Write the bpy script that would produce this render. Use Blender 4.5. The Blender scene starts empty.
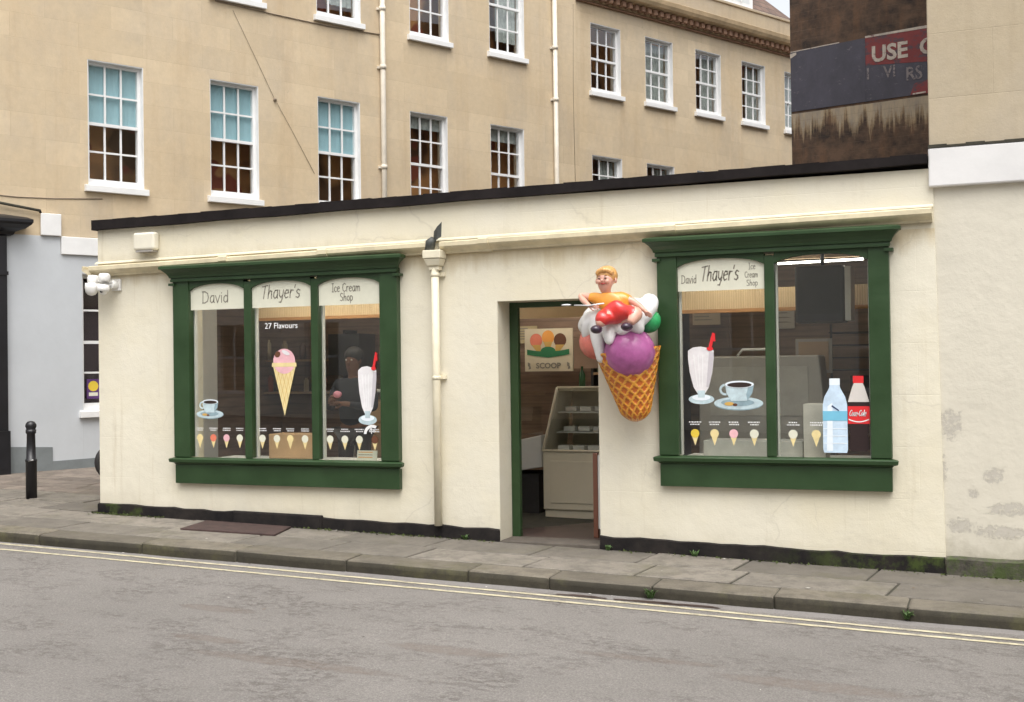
import bpy, math, random
from math import sin, cos, pi, radians
from mathutils import Vector, Matrix
random.seed(7)
R = random.random
def U(a, b): return random.uniform(a, b)
scene = bpy.context.scene
COL = scene.collection
OFF = {}

# ------------------------------------------------------------------ mesh helper
class MB:
    def __init__(s): s.v = []; s.f = []; s.m = []; s.s = []
    def face(s, pts, m=0, smooth=False):
        i = len(s.v); s.v += [tuple(p) for p in pts]; s.f.append(list(range(i, i + len(pts)))); s.m.append(m); s.s.append(smooth)
    def box(s, x0, x1, y0, y1, z0, z1, m=0):
        s.hexa([(x0, y0, z0), (x1, y0, z0), (x1, y1, z0), (x0, y1, z0)], [(x0, y0, z1), (x1, y0, z1), (x1, y1, z1), (x0, y1, z1)], m)
    def hexa(s, b, t, m=0):
        i = len(s.v); s.v += [tuple(p) for p in b + t]
        n = len(b)
        s.f.append([i + k for k in reversed(range(n))]); s.f.append([i + n + k for k in range(n)])
        for k in range(n):
            l = (k + 1) % n; s.f.append([i + k, i + l, i + n + l, i + n + k])
        s.m += [m] * (n + 2); s.s += [False] * (n + 2)
    def prism(s, poly, y0, y1, m=0):
        """poly of (x,z), counter-clockwise seen from the front (-Y)"""
        s.hexa([(x, y1, z) for x, z in poly], [(x, y0, z) for x, z in poly], m)
    def loft(s, x0, x1, y, prof, m=0):
        """moulding: prof of (out, z); rectangle x0-out..x1+out, y-out..y+.0"""
        r = [[(x0 - o, y - o, z), (x1 + o, y - o, z), (x1 + o, y + .001, z), (x0 - o, y + .001, z)] for o, z in prof]
        i = len(s.v)
        for q in r: s.v += q
        for a in range(len(r) - 1):
            for k in range(4):
                l = (k + 1) % 4
                s.f.append([i + 4 * a + k, i + 4 * a + l, i + 4 * a + 4 + l, i + 4 * a + 4 + k]); s.m.append(m); s.s.append(False)
        s.f.append([i + 3, i + 2, i + 1, i]); s.m.append(m); s.s.append(False)
        n = i + 4 * (len(r) - 1)
        s.f.append([n, n + 1, n + 2, n + 3]); s.m.append(m); s.s.append(False)
    def tube(s, pts, r, m=0, n=12, caps=True):
        pts = [Vector(p) for p in pts]
        rr = r if isinstance(r, (list, tuple)) else [r] * len(pts)
        i0 = len(s.v); up = None
        for k, p in enumerate(pts):
            d = (pts[min(k + 1, len(pts) - 1)] - pts[max(k - 1, 0)]).normalized()
            if up is None:
                up = Vector((0, 0, 1)) if abs(d.z) < .9 else Vector((1, 0, 0))
            a = d.cross(up).normalized(); b = a.cross(d).normalized(); up = b
            for j in range(n):
                t = 2 * pi * j / n
                s.v.append(tuple(p + (a * cos(t) + b * sin(t)) * rr[k]))
        for k in range(len(pts) - 1):
            for j in range(n):
                l = (j + 1) % n
                s.f.append([i0 + k * n + j, i0 + (k + 1) * n + j, i0 + (k + 1) * n + l, i0 + k * n + l]); s.m.append(m); s.s.append(True)
        if caps:
            s.f.append([i0 + j for j in range(n)]); s.f.append([i0 + (len(pts) - 1) * n + j for j in reversed(range(n))])
            s.m += [m, m]; s.s += [False, False]
    def lathe(s, prof, c=(0, 0, 0), n=24, m=0, fn=None, smooth=True):
        """prof of (r, z)"""
        i0 = len(s.v)
        for r, z in prof:
            for j in range(n):
                t = 2 * pi * j / n
                s.v.append((c[0] + r * cos(t), c[1] + r * sin(t), c[2] + z))
        for k in range(len(prof) - 1):
            for j in range(n):
                l = (j + 1) % n
                s.f.append([i0 + k * n + j, i0 + k * n + l, i0 + (k + 1) * n + l, i0 + (k + 1) * n + j])
                s.m.append(fn(k, j) if fn else m); s.s.append(smooth)
        if prof[0][0] > 1e-4: s.f.append([i0 + j for j in reversed(range(n))]); s.m.append(m); s.s.append(False)
        if prof[-1][0] > 1e-4: s.f.append([i0 + (len(prof) - 1) * n + j for j in range(n)]); s.m.append(m); s.s.append(False)
    def ball(s, c, r, m=0, n=20, sc=(1, 1, 1), bump=0, fr=3):
        i0 = len(s.v); h = n // 2
        for k in range(h + 1):
            ph = pi * k / h
            for j in range(n):
                t = 2 * pi * j / n
                q = 1 + bump * (sin(fr * t + 2 * ph * fr) * sin(fr * 1.7 * ph + t * 0) + .5 * sin(fr * 2.3 * ph * 1.3 + 1) * cos((fr + 2) * t))
                s.v.append((c[0] + r * q * sin(ph) * cos(t) * sc[0], c[1] + r * q * sin(ph) * sin(t) * sc[1], c[2] + r * q * cos(ph) * sc[2]))
        for k in range(h):
            for j in range(n):
                l = (j + 1) % n
                s.f.append([i0 + k * n + j, i0 + (k + 1) * n + j, i0 + (k + 1) * n + l, i0 + k * n + l]); s.m.append(m); s.s.append(True)
    def wall(s, x0, x1, z0, z1, y0, y1, holes, m=0):
        """vertical wall slab with rectangular holes (hx0,hx1,hz0,hz1), no inner seams"""
        xs = sorted({x0, x1} | {q for h in holes for q in h[:2] if x0 < q < x1})
        zs = sorted({z0, z1} | {q for h in holes for q in h[2:] if z0 < q < z1})
        def solid(i, j):
            if i < 0 or j < 0 or i >= len(xs) - 1 or j >= len(zs) - 1: return False
            cx, cz = (xs[i] + xs[i + 1]) / 2, (zs[j] + zs[j + 1]) / 2
            return not any(h[0] < cx < h[1] and h[2] < cz < h[3] for h in holes)
        for i in range(len(xs) - 1):
            for j in range(len(zs) - 1):
                if not solid(i, j): continue
                a, b, c, d = xs[i], xs[i + 1], zs[j], zs[j + 1]
                s.face([(a, y0, c), (b, y0, c), (b, y0, d), (a, y0, d)], m)
                s.face([(b, y1, c), (a, y1, c), (a, y1, d), (b, y1, d)], m)
                if not solid(i - 1, j): s.face([(a, y1, c), (a, y0, c), (a, y0, d), (a, y1, d)], m)
                if not solid(i + 1, j): s.face([(b, y0, c), (b, y1, c), (b, y1, d), (b, y0, d)], m)
                if not solid(i, j - 1): s.face([(a, y1, c), (b, y1, c), (b, y0, c), (a, y0, c)], m)
                if not solid(i, j + 1): s.face([(a, y0, d), (b, y0, d), (b, y1, d), (a, y1, d)], m)
    def build(s, name, mats, parent=None, bevel=0, merge=False, seg=2, parentto=None):
        me = bpy.data.meshes.new(name)
        off = OFF.get(parent.name, (0, 0, 0)) if parent else (0, 0, 0)
        me.from_pydata([(x - off[0], y - off[1], z - off[2]) for x, y, z in s.v], [], s.f)
        if not isinstance(mats, (list, tuple)): mats = [mats]
        for q in mats: me.materials.append(q)
        me.polygons.foreach_set('material_index', s.m)
        me.polygons.foreach_set('use_smooth', s.s)
        me.update()
        if merge:
            import bmesh
            bm = bmesh.new(); bm.from_mesh(me); bmesh.ops.remove_doubles(bm, verts=bm.verts, dist=1e-5); bm.to_mesh(me); bm.free()
        o = bpy.data.objects.new(name, me); COL.objects.link(o)
        if parent:
            o.parent = parent; OFF[o.name] = off
        if bevel:
            b = o.modifiers.new('bevel', 'BEVEL'); b.width = bevel; b.segments = seg; b.limit_method = 'ANGLE'; b.angle_limit = radians(35)
            b.harden_normals = False
        return o

def thing(name, label, cat, loc=(0, 0, 0), rz=0, group=None, local=False):
    o = bpy.data.objects.new(name, None); COL.objects.link(o)
    o.location = loc; o.rotation_euler = (0, 0, rz); o.empty_display_size = .2
    o['label'] = label; o['category'] = cat
    if group: o['group'] = group
    OFF[o.name] = (0, 0, 0) if local else tuple(loc)
    return o
def tag(o, label, cat, group=None, kind=None):
    if label: o['label'] = label
    if cat: o['category'] = cat
    if group: o['group'] = group
    if kind: o['kind'] = kind
    return o
def struct(o): o['kind'] = 'structure'; return o

# ------------------------------------------------------------------ materials
class N:
    def __init__(s, name):
        s.m = bpy.data.materials.new(name); s.m.use_nodes = True
        s.t = s.m.node_tree; s.b = s.t.nodes['Principled BSDF']; s.tc = s.t.nodes.new('ShaderNodeTexCoord')
    def n(s, ty, **k):
        q = s.t.nodes.new(ty)
        for a, b in k.items(): setattr(q, a, b)
        return q
    def l(s, a, b): s.t.links.new(a, b)
    def map(s, sc=(1, 1, 1), rot=(0, 0, 0), loc=(0, 0, 0), src='Object'):
        q = s.n('ShaderNodeMapping'); q.inputs['Scale'].default_value = sc; q.inputs['Rotation'].default_value = rot; q.inputs['Location'].default_value = loc
        s.l(s.tc.outputs[src], q.inputs['Vector']); return q.outputs[0]
    def noise(s, scale, detail=4, rough=.55, vec=None, dist=0):
        q = s.n('ShaderNodeTexNoise'); q.inputs['Scale'].default_value = scale; q.inputs['Detail'].default_value = detail
        q.inputs['Roughness'].default_value = rough; q.inputs['Distortion'].default_value = dist
        s.l(vec or s.map(), q.inputs['Vector']); return q.outputs['Fac']
    def ramp(s, fac, stops):
        q = s.n('ShaderNodeValToRGB'); e = q.color_ramp.elements
        while len(e) < len(stops): e.new(.5)
        for k, (p, c) in enumerate(stops):
            e[k].position = p; e[k].color = (c, c, c, 1) if isinstance(c, (int, float)) else (*c, 1)
        s.l(fac, q.inputs[0]); return q.outputs[0]
    def mix(s, fac, a, b, mode='MIX'):
        q = s.n('ShaderNodeMix', data_type='RGBA', blend_type=mode)
        for i, x in ((0, fac), (6, a), (7, b)):
            if isinstance(x, (int, float)): q.inputs[i].default_value = x if i == 0 else (x, x, x, 1)
            elif isinstance(x, tuple): q.inputs[i].default_value = (*x, 1)
            else: s.l(x, q.inputs[i])
        return q.outputs[2]
    def math(s, op, a, b=0.0, clamp=False):
        q = s.n('ShaderNodeMath', operation=op, use_clamp=clamp)
        for i, x in ((0, a), (1, b)):
            if isinstance(x, (int, float)): q.inputs[i].default_value = x
            else: s.l(x, q.inputs[i])
        return q.outputs[0]
    def xyz(s):
        q = s.n('ShaderNodeSeparateXYZ'); s.l(s.tc.outputs['Object'], q.inputs[0]); return q.outputs
    def color(s, c):
        if isinstance(c, tuple): s.b.inputs['Base Color'].default_value = (*c, 1)
        else: s.l(c, s.b.inputs['Base Color'])
    def rough(s, r):
        if isinstance(r, (int, float)): s.b.inputs['Roughness'].default_value = r
        else: s.l(r, s.b.inputs['Roughness'])
    def bump(s, h, strength=.3, dist=.01):
        q = s.n('ShaderNodeBump'); q.inputs['Strength'].default_value = strength; q.inputs['Distance'].default_value = dist
        s.l(h, q.inputs['Height']); s.l(q.outputs[0], s.b.inputs['Normal']); return q
def mul(c, k): return tuple(min(1, x * k) for x in c)
def simple(name, c, rough=.6, var=.12, scale=6, bump=.1, bscale=60, metal=0, spec=None, coat=0):
    m = N(name)
    m.color(m.mix(m.ramp(m.noise(scale, 5, .65), [(.3, 0), (.7, 1)]), mul(c, 1 - var), mul(c, 1 + var)))
    m.rough(rough); m.b.inputs['Metallic'].default_value = metal
    if spec is not None: m.b.inputs['Specular IOR Level'].default_value = spec
    if coat: m.b.inputs['Coat Weight'].default_value = coat; m.b.inputs['Coat Roughness'].default_value = .15
    if bump: m.bump(m.noise(bscale, 3), bump, .004)
    return m.m

def ashlar(name, c, bw=.95, bh=.34, stain=.3, tint=(.36, .22, .1)):
    m = N(name); x, y, z = m.xyz()
    cb = m.n('ShaderNodeCombineXYZ'); m.l(x, cb.inputs[0]); m.l(z, cb.inputs[1])
    br = m.n('ShaderNodeTexBrick'); m.l(cb.outputs[0], br.inputs['Vector'])
    br.inputs['Scale'].default_value = 1; br.inputs['Brick Width'].default_value = bw; br.inputs['Row Height'].default_value = bh
    br.inputs['Mortar Size'].default_value = .0035; br.inputs['Mortar Smooth'].default_value = .4; br.inputs['Bias'].default_value = -.1
    br.inputs['Color1'].default_value = (*mul(c, .91), 1); br.inputs['Color2'].default_value = (*mul(c, 1.06), 1); br.inputs['Mortar'].default_value = (*mul(c, .84), 1)
    col = br.outputs['Color']
    big = m.ramp(m.noise(.55, 6, .62), [(.3, .0), (.72, 1)])
    col = m.mix(m.math('MULTIPLY', big, .7), col, mul((c[0], c[1] * .93, c[2] * .82), .88))
    grey = m.ramp(m.noise(1.3, 7, .7, m.map((1, 1, .6), loc=(5, 1, 3))), [(.45, 0), (.72, 1)])
    col = m.mix(m.math('MULTIPLY', grey, .38), col, (.40, .35, .29))
    streak = m.ramp(m.noise(1, 6, .65, m.map((2.2, 2, .22))), [(.52, 0), (.72, 1)])
    col = m.mix(m.math('MULTIPLY', streak, stain), col, tint)
    fine = m.ramp(m.noise(9, 6, .75), [(.35, .95), (.65, 1.04)])
    col = m.mix(1.0, col, fine, 'MULTIPLY')
    pit = m.ramp(m.noise(4.5, 8, .75, m.map(loc=(2, 8, 1))), [(.30, 1), (.345, 0)])
    col = m.mix(m.math('MULTIPLY', pit, .5), col, mul(c, .45))
    m.color(col); m.rough(.92)
    h = m.math('ADD', m.noise(40, 4, .7), m.math('MULTIPLY', br.outputs['Fac'], -1.2))
    m.bump(h, .35, .006); return m.m

M = {}
def plaster(name, c, top=2.60, base=.02):
    m = N(name); x, y, z = m.xyz()
    n1 = m.ramp(m.noise(1.4, 6, .65), [(.3, 0), (.7, 1)])
    col = m.mix(n1, mul(c, .93), mul(c, 1.03))
    yel = m.ramp(m.noise(.8, 5, .6, m.map(loc=(4, 2, 7))), [(.42, 0), (.7, 1)])
    col = m.mix(m.math('MULTIPLY', yel, .55), col, (c[0] * .97, c[1] * .93, c[2] * .80))
    # ochre weeping just below the gutter, of its own ragged outline
    nd = m.noise(1, 5, .7, m.map((5, 1, .9)))
    d = m.math('ADD', m.math('SUBTRACT', z, top - .17), m.math('MULTIPLY', m.math('SUBTRACT', nd, .5), .42))
    below = m.math('LESS_THAN', z, top)
    st = m.math('MULTIPLY', m.ramp(d, [(0, 0), (.16, 1)]), below)
    col = m.mix(m.math('MULTIPLY', st, .55), col, (.44, .32, .14))
    # grime line above gutter
    d2 = m.math('SUBTRACT', m.math('ADD', top + .20, m.math('MULTIPLY', m.math('SUBTRACT', nd, .5), .25)), z)
    st2 = m.math('MULTIPLY', m.ramp(d2, [(0, 0), (.14, 1)]), m.math('GREATER_THAN', z, top))
    col = m.mix(m.math('MULTIPLY', st2, .4), col, (.38, .32, .2))
    # splash dirt at the foot
    gx = m.math('ADD', z, m.math('MULTIPLY', x, .024))
    d3 = m.math('ADD', m.math('SUBTRACT', base + .16, gx), m.math('MULTIPLY', m.math('SUBTRACT', m.noise(2.4, 6, .7), .5), .6))
    col = m.mix(m.math('MULTIPLY', m.ramp(d3, [(0, 0), (.25, 1)]), .28), col, (.40, .35, .25))
    sp = m.ramp(m.noise(9, 8, .8, m.map(loc=(3, 3, 3))), [(.27, 1), (.30, 0)])
    col = m.mix(m.math('MULTIPLY', sp, .45), col, (.35, .31, .26))
    # run-down streaks, scuffs and hairline cracks
    sk = m.ramp(m.noise(1, 6, .7, m.map((11, 1, .55), loc=(7, 0, 2))), [(.56, 0), (.70, 1)])
    skm = m.ramp(m.noise(.9, 4, .6, m.map(loc=(1, 8, 2))), [(.42, 0), (.62, 1)])
    col = m.mix(m.math('MULTIPLY', m.math('MULTIPLY', sk, skm), .38), col, (.46, .38, .24))
    scf = m.ramp(m.noise(1, 9, .8, m.map((3, 1, 5), loc=(2, 3, 9))), [(.56, 0), (.66, 1)])
    col = m.mix(m.math('MULTIPLY', scf, .22), col, (.42, .38, .31))
    vc = m.n('ShaderNodeTexVoronoi', feature='DISTANCE_TO_EDGE'); vc.inputs['Scale'].default_value = 1.1
    wv = m.n('ShaderNodeMix', data_type='VECTOR'); wv.inputs[0].default_value = .12
    nz = m.n('ShaderNodeTexNoise'); nz.inputs['Scale'].default_value = 5; m.l(m.map(), nz.inputs['Vector']); m.l(m.map(), wv.inputs[4]); m.l(nz.outputs['Color'], wv.inputs[5]); m.l(wv.outputs[1], vc.inputs['Vector'])
    ck = m.math('MULTIPLY', m.ramp(vc.outputs['Distance'], [(.002, 1), (.005, 0)]), m.ramp(m.noise(1.1, 4, .6, m.map(loc=(5, 5, 5))), [(.50, 0), (.56, 1)]))
    col = m.mix(m.math('MULTIPLY', ck, .22), col, (.32, .28, .22))
    m.color(col); m.rough(.75)
    cb = m.n('ShaderNodeCombineXYZ'); m.l(x, cb.inputs[0]); m.l(z, cb.inputs[1])
    br = m.n('ShaderNodeTexBrick'); m.l(cb.outputs[0], br.inputs['Vector']); br.inputs['Scale'].default_value = 1
    br.inputs['Brick Width'].default_value = .8; br.inputs['Row Height'].default_value = .42; br.inputs['Mortar Size'].default_value = .004; br.inputs['Mortar Smooth'].default_value = 1
    vis = m.ramp(m.noise(.9, 3), [(.45, 0), (.6, 1)])
    h = m.math('ADD', m.math('ADD', m.math('MULTIPLY', m.noise(4.5, 9, .6), 3.0), m.math('MULTIPLY', m.noise(70, 3, .6), .5)), m.math('MULTIPLY', m.math('MULTIPLY', br.outputs['Fac'], vis), -.55))
    m.bump(h, .33, .008); return m.m

CREAM = (.74, .695, .57)
M['cream'] = plaster('cream_render', CREAM)
M['trim'] = simple('cream_gloss_paint', (.74, .68, .52), .45, .1, 5, .08, 20)
M['gutter'] = simple('weathered_cream_paint', (.66, .58, .40), .5, .22, 3.5, .1, 20)
M['bitumen'] = simple('bitumen', (.016, .013, .013), .9, .35, 4, .3, 20, spec=.15)
def plinthmat():
    m = N('plinth_paint'); x, y, z = m.xyz()
    col = m.mix(m.ramp(m.noise(3, 6, .7), [(.35, 0), (.7, 1)]), (.010, .009, .010), (.032, .027, .024))
    moss = m.ramp(m.noise(5, 7, .75), [(.48, 0), (.62, 1)])
    lim = m.math('ADD', m.math('LESS_THAN', m.math('ADD', x, m.math('MULTIPLY', m.noise(4, 5), .8)), -3.3), m.math('MULTIPLY', m.math('SUBTRACT', m.math('ADD', x, m.math('MULTIPLY', m.noise(3, 5), 1.0)), 3.2), .9, True))
    col = m.mix(m.math('MULTIPLY', m.math('MULTIPLY', moss, lim), .75), col, (.06, .085, .02))
    m.color(col); m.rough(.9); m.b.inputs['Specular IOR Level'].default_value = .2; m.bump(m.noise(14, 6, .7), .5, .01); return m.m
M['plinth'] = plinthmat()
def greenpaint():
    m = N('green_gloss_paint')
    n1 = m.ramp(m.noise(3.5, 6, .65), [(.3, 0), (.7, 1)])
    col = m.mix(n1, (.017, .043, .013), (.026, .062, .020))
    sc = m.ramp(m.noise(1, 6, .8, m.map((22, 22, 9))), [(.66, 0), (.72, 1)])
    col = m.mix(m.math('MULTIPLY', sc, .25), col, (.12, .2, .11))
    m.color(col); m.rough(m.ramp(n1, [(0, .32), (1, .5)])); m.bump(m.noise(25, 4), .12, .004); return m.m
M['green'] = greenpaint()
M['stone'] = ashlar('bath_stone', (.645, .53, .37), stain=.25)
M['stone_right'] = ashlar('weathered_stone', (.48, .41, .30), 1.15, .52, .5, (.32, .25, .16))
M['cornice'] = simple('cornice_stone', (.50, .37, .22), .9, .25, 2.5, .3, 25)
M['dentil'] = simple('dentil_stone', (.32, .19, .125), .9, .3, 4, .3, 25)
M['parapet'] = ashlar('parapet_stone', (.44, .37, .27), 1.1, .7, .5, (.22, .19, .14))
M['white'] = simple('white_paint', (.80, .80, .79), .4, .05, 4, .05, 30)
M['offwhite'] = simple('offwhite_paint', (.70, .69, .65), .7, .10, 2, .25, 18)
M['greypaint'] = simple('pale_grey_masonry', (.53, .555, .58), .75, .05, 1.5, .3, 12)
M['darkgrey'] = simple('grey_masonry', (.19, .21, .215), .8, .15, 3, .3, 12)
M['black'] = simple('black_paint', (.012, .012, .015), .38, .3, 5, .06, 20)
M['pipe'] = simple('pipe_paint', (.68, .62, .52), .5, .12, 4, .06, 20)
def slate():
    m = N('stone_slate'); x, y, z = m.xyz(); cb = m.n('ShaderNodeCombineXYZ'); m.l(x, cb.inputs[0]); m.l(z, cb.inputs[1])
    br = m.n('ShaderNodeTexBrick'); m.l(cb.outputs[0], br.inputs['Vector']); br.inputs['Scale'].default_value = 1
    br.inputs['Brick Width'].default_value = .28; br.inputs['Row Height'].default_value = .17; br.inputs['Mortar Size'].default_value = .012
    br.inputs['Color1'].default_value = (.12, .075, .06, 1); br.inputs['Color2'].default_value = (.20, .12, .09, 1); br.inputs['Mortar'].default_value = (.03, .025, .025, 1)
    m.color(m.mix(.35, br.outputs['Color'], m.ramp(m.noise(3, 6), [(.3, (.08, .07, .06)), (.7, (.22, .15, .11))]))); m.rough(.85); m.bump(br.outputs['Fac'], -.6, .02); return m.m
M['slate'] = slate()

def flank():
    """dark, tar-stained masonry with a pale washed strip and run-down drips"""
    m = N('stained_masonry'); x, y, z = m.xyz()
    cb = m.n('ShaderNodeCombineXYZ'); m.l(x, cb.inputs[0]); m.l(z, cb.inputs[1])
    br = m.n('ShaderNodeTexBrick'); m.l(cb.outputs[0], br.inputs['Vector']); br.inputs['Scale'].default_value = 1
    br.inputs['Brick Width'].default_value = .33; br.inputs['Row Height'].default_value = .115; br.inputs['Mortar Size'].default_value = .004; br.inputs['Mortar Smooth'].default_value = .6
    n1 = m.ramp(m.noise(1, 8, .72, m.map((3.2, 1, 4.2))), [(.38, 0), (.62, 1)])
    dark = m.mix(n1, (.024, .016, .012), (.115, .068, .042))
    rust = m.ramp(m.noise(1, 7, .7, m.map((5, 1, 1.6), loc=(3, 0, 1))), [(.5, 0), (.7, 1)])
    dark = m.mix(m.math('MULTIPLY', rust, .6), dark, (.17, .085, .04))
    dark = m.mix(m.math('MULTIPLY', m.ramp(m.noise(1, 8, .85, m.map((16, 1, 22), loc=(1, 0, 4))), [(.62, 0), (.70, 1)]), .35), dark, (.30, .24, .19))
    pale = m.mix(m.ramp(m.noise(1, 6, .7, m.map((9, 1, 2))), [(.3, 0), (.7, 1)]), (.20, .175, .15), (.42, .33, .21))
    dr = m.noise(1, 4, .75, m.map((10, 1, .45)))
    lump = m.noise(1, 3, .6, m.map((2.5, 1, .01), loc=(1.3, 0, 0)))
    lim = m.math('ADD', m.math('MULTIPLY', m.math('SUBTRACT', dr, .5), 1.25), m.math('ADD', 4.40, m.math('MULTIPLY', m.math('SUBTRACT', lump, .5), .9)))
    isp = m.math('MULTIPLY', m.ramp(m.math('ADD', m.math('SUBTRACT', z, lim), m.math('MULTIPLY', m.math('SUBTRACT', m.noise(18, 6, .8), .5), .25)), [(-.0, 0), (.20, 1)]), m.math('LESS_THAN', z, 4.70))
    warm = m.ramp(m.math('ABSOLUTE', m.math('SUBTRACT', m.math('SUBTRACT', z, lim), .06)), [(0, 1), (.12, 0)])
    pale = m.mix(m.math('MULTIPLY', warm, .6), pale, (.42, .28, .13))
    col = m.mix(isp, dark, pale)
    col = m.mix(m.math('MULTIPLY', br.outputs['Fac'], .22), col, (.11, .075, .05))
    m.color(col); m.rough(.85)
    m.bump(m.math('ADD', m.noise(16, 6, .7), m.math('MULTIPLY', br.outputs['Fac'], -.8)), .45, .008); return m.m
M['flank'] = flank()
def worn(name, c, under=(.05, .035, .03), amt=.55, sc=14):
    m = N(name)
    w = m.ramp(m.noise(1, 8, .8, m.map((sc * .6, 1, sc))), [(amt, 0), (amt + .06, 1)])
    w2 = m.ramp(m.noise(1, 7, .75, m.map((3, 1, 2), loc=(1, 2, 3))), [(.35, 0), (.7, 1)])
    col = m.mix(w2, mul(c, .75), mul(c, 1.2)); col = m.mix(w, col, under)
    m.color(col); m.rough(.7); m.bump(m.noise(20, 5), .2, .004); return m.m
M['sign_blue'] = worn('faded_slate_blue_paint', (.055, .052, .070), (.14, .125, .135), .58, 13)
M['sign_red'] = worn('faded_red_paint', (.19, .028, .028), (.07, .04, .05), .50, 9)
M['sign_white'] = worn('flaking_white_paint', (.46, .40, .34), (.13, .05, .05), .54, 16)
M['sign_ghost'] = worn('ghost_lettering', (.20, .17, .17), (.05, .045, .06), .50, 22)

def rightpaint():
    m = N('peeling_offwhite_paint'); x, y, z = m.xyz()
    c = (.64, .60, .50)
    col = m.mix(m.ramp(m.noise(1.2, 6, .65), [(.3, 0), (.7, 1)]), mul(c, .93), mul(c, 1.05))
    def spot(cx, cz, rx, rz, k=.8):
        a = m.math('POWER', m.math('DIVIDE', m.math('SUBTRACT', x, cx), rx), 2.0); b = m.math('POWER', m.math('DIVIDE', m.math('SUBTRACT', z, cz), rz), 2.0)
        return m.math('ADD', m.math('ADD', a, b), m.math('MULTIPLY', m.math('SUBTRACT', m.noise(24, 9, .9), .5), 11.0))
    acc = None
    for q in ((-.36, 1.03, .09, .11), (-.05, .62, .07, .06), (.06, .36, .17, .05), (-.43, .66, .035, .13), (-.30, .22, .10, .06), (.02, .18, .22, .05), (-.20, .48, .04, .04), (.6, .5, .3, .1), (1.2, .9, .2, .15)):
        s = m.ramp(spot(*q), [(.55, 1), (.75, 0)])
        acc = s if acc is None else m.math('MAXIMUM', acc, s)
    flake = m.mix(m.noise(14, 5, .7), (.33, .30, .27), (.50, .47, .42))
    col = m.mix(m.math('MULTIPLY', acc, .55), col, flake)
    tiny = m.ramp(m.noise(13, 8, .8, m.map(loc=(9, 1, 5))), [(.30, 1), (.335, 0)])
    col = m.mix(m.math('MULTIPLY', tiny, .5), col, (.34, .30, .26))
    d3 = m.math('ADD', m.math('SUBTRACT', .22, z), m.math('MULTIPLY', m.math('SUBTRACT', m.noise(5, 7, .7), .5), .7))
    col = m.mix(m.math('MULTIPLY', m.ramp(d3, [(.05, 0), (.3, 1)]), .5), col, (.26, .23, .16))
    m.color(col); m.rough(.75)
    m.bump(m.math('ADD', m.math('MULTIPLY', m.noise(6, 7, .65), 1.6), m.math('MULTIPLY', acc, -.6)), .5, .01); return m.m
M['rightpaint'] = rightpaint()
def mossy():
    m = N('mossy_stone')
    col = m.mix(m.ramp(m.noise(6, 7, .7), [(.35, 0), (.6, 1)]), (.03, .027, .022), (.10, .09, .07))
    col = m.mix(m.ramp(m.noise(7, 7, .8, m.map(loc=(3, 1, 1))), [(.42, 0), (.58, .9)]), col, (.055, .08, .018))
    m.color(col); m.rough(.9); m.bump(m.noise(18, 7, .7), .8, .015); return m.m
M['mossy'] = mossy()

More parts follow.
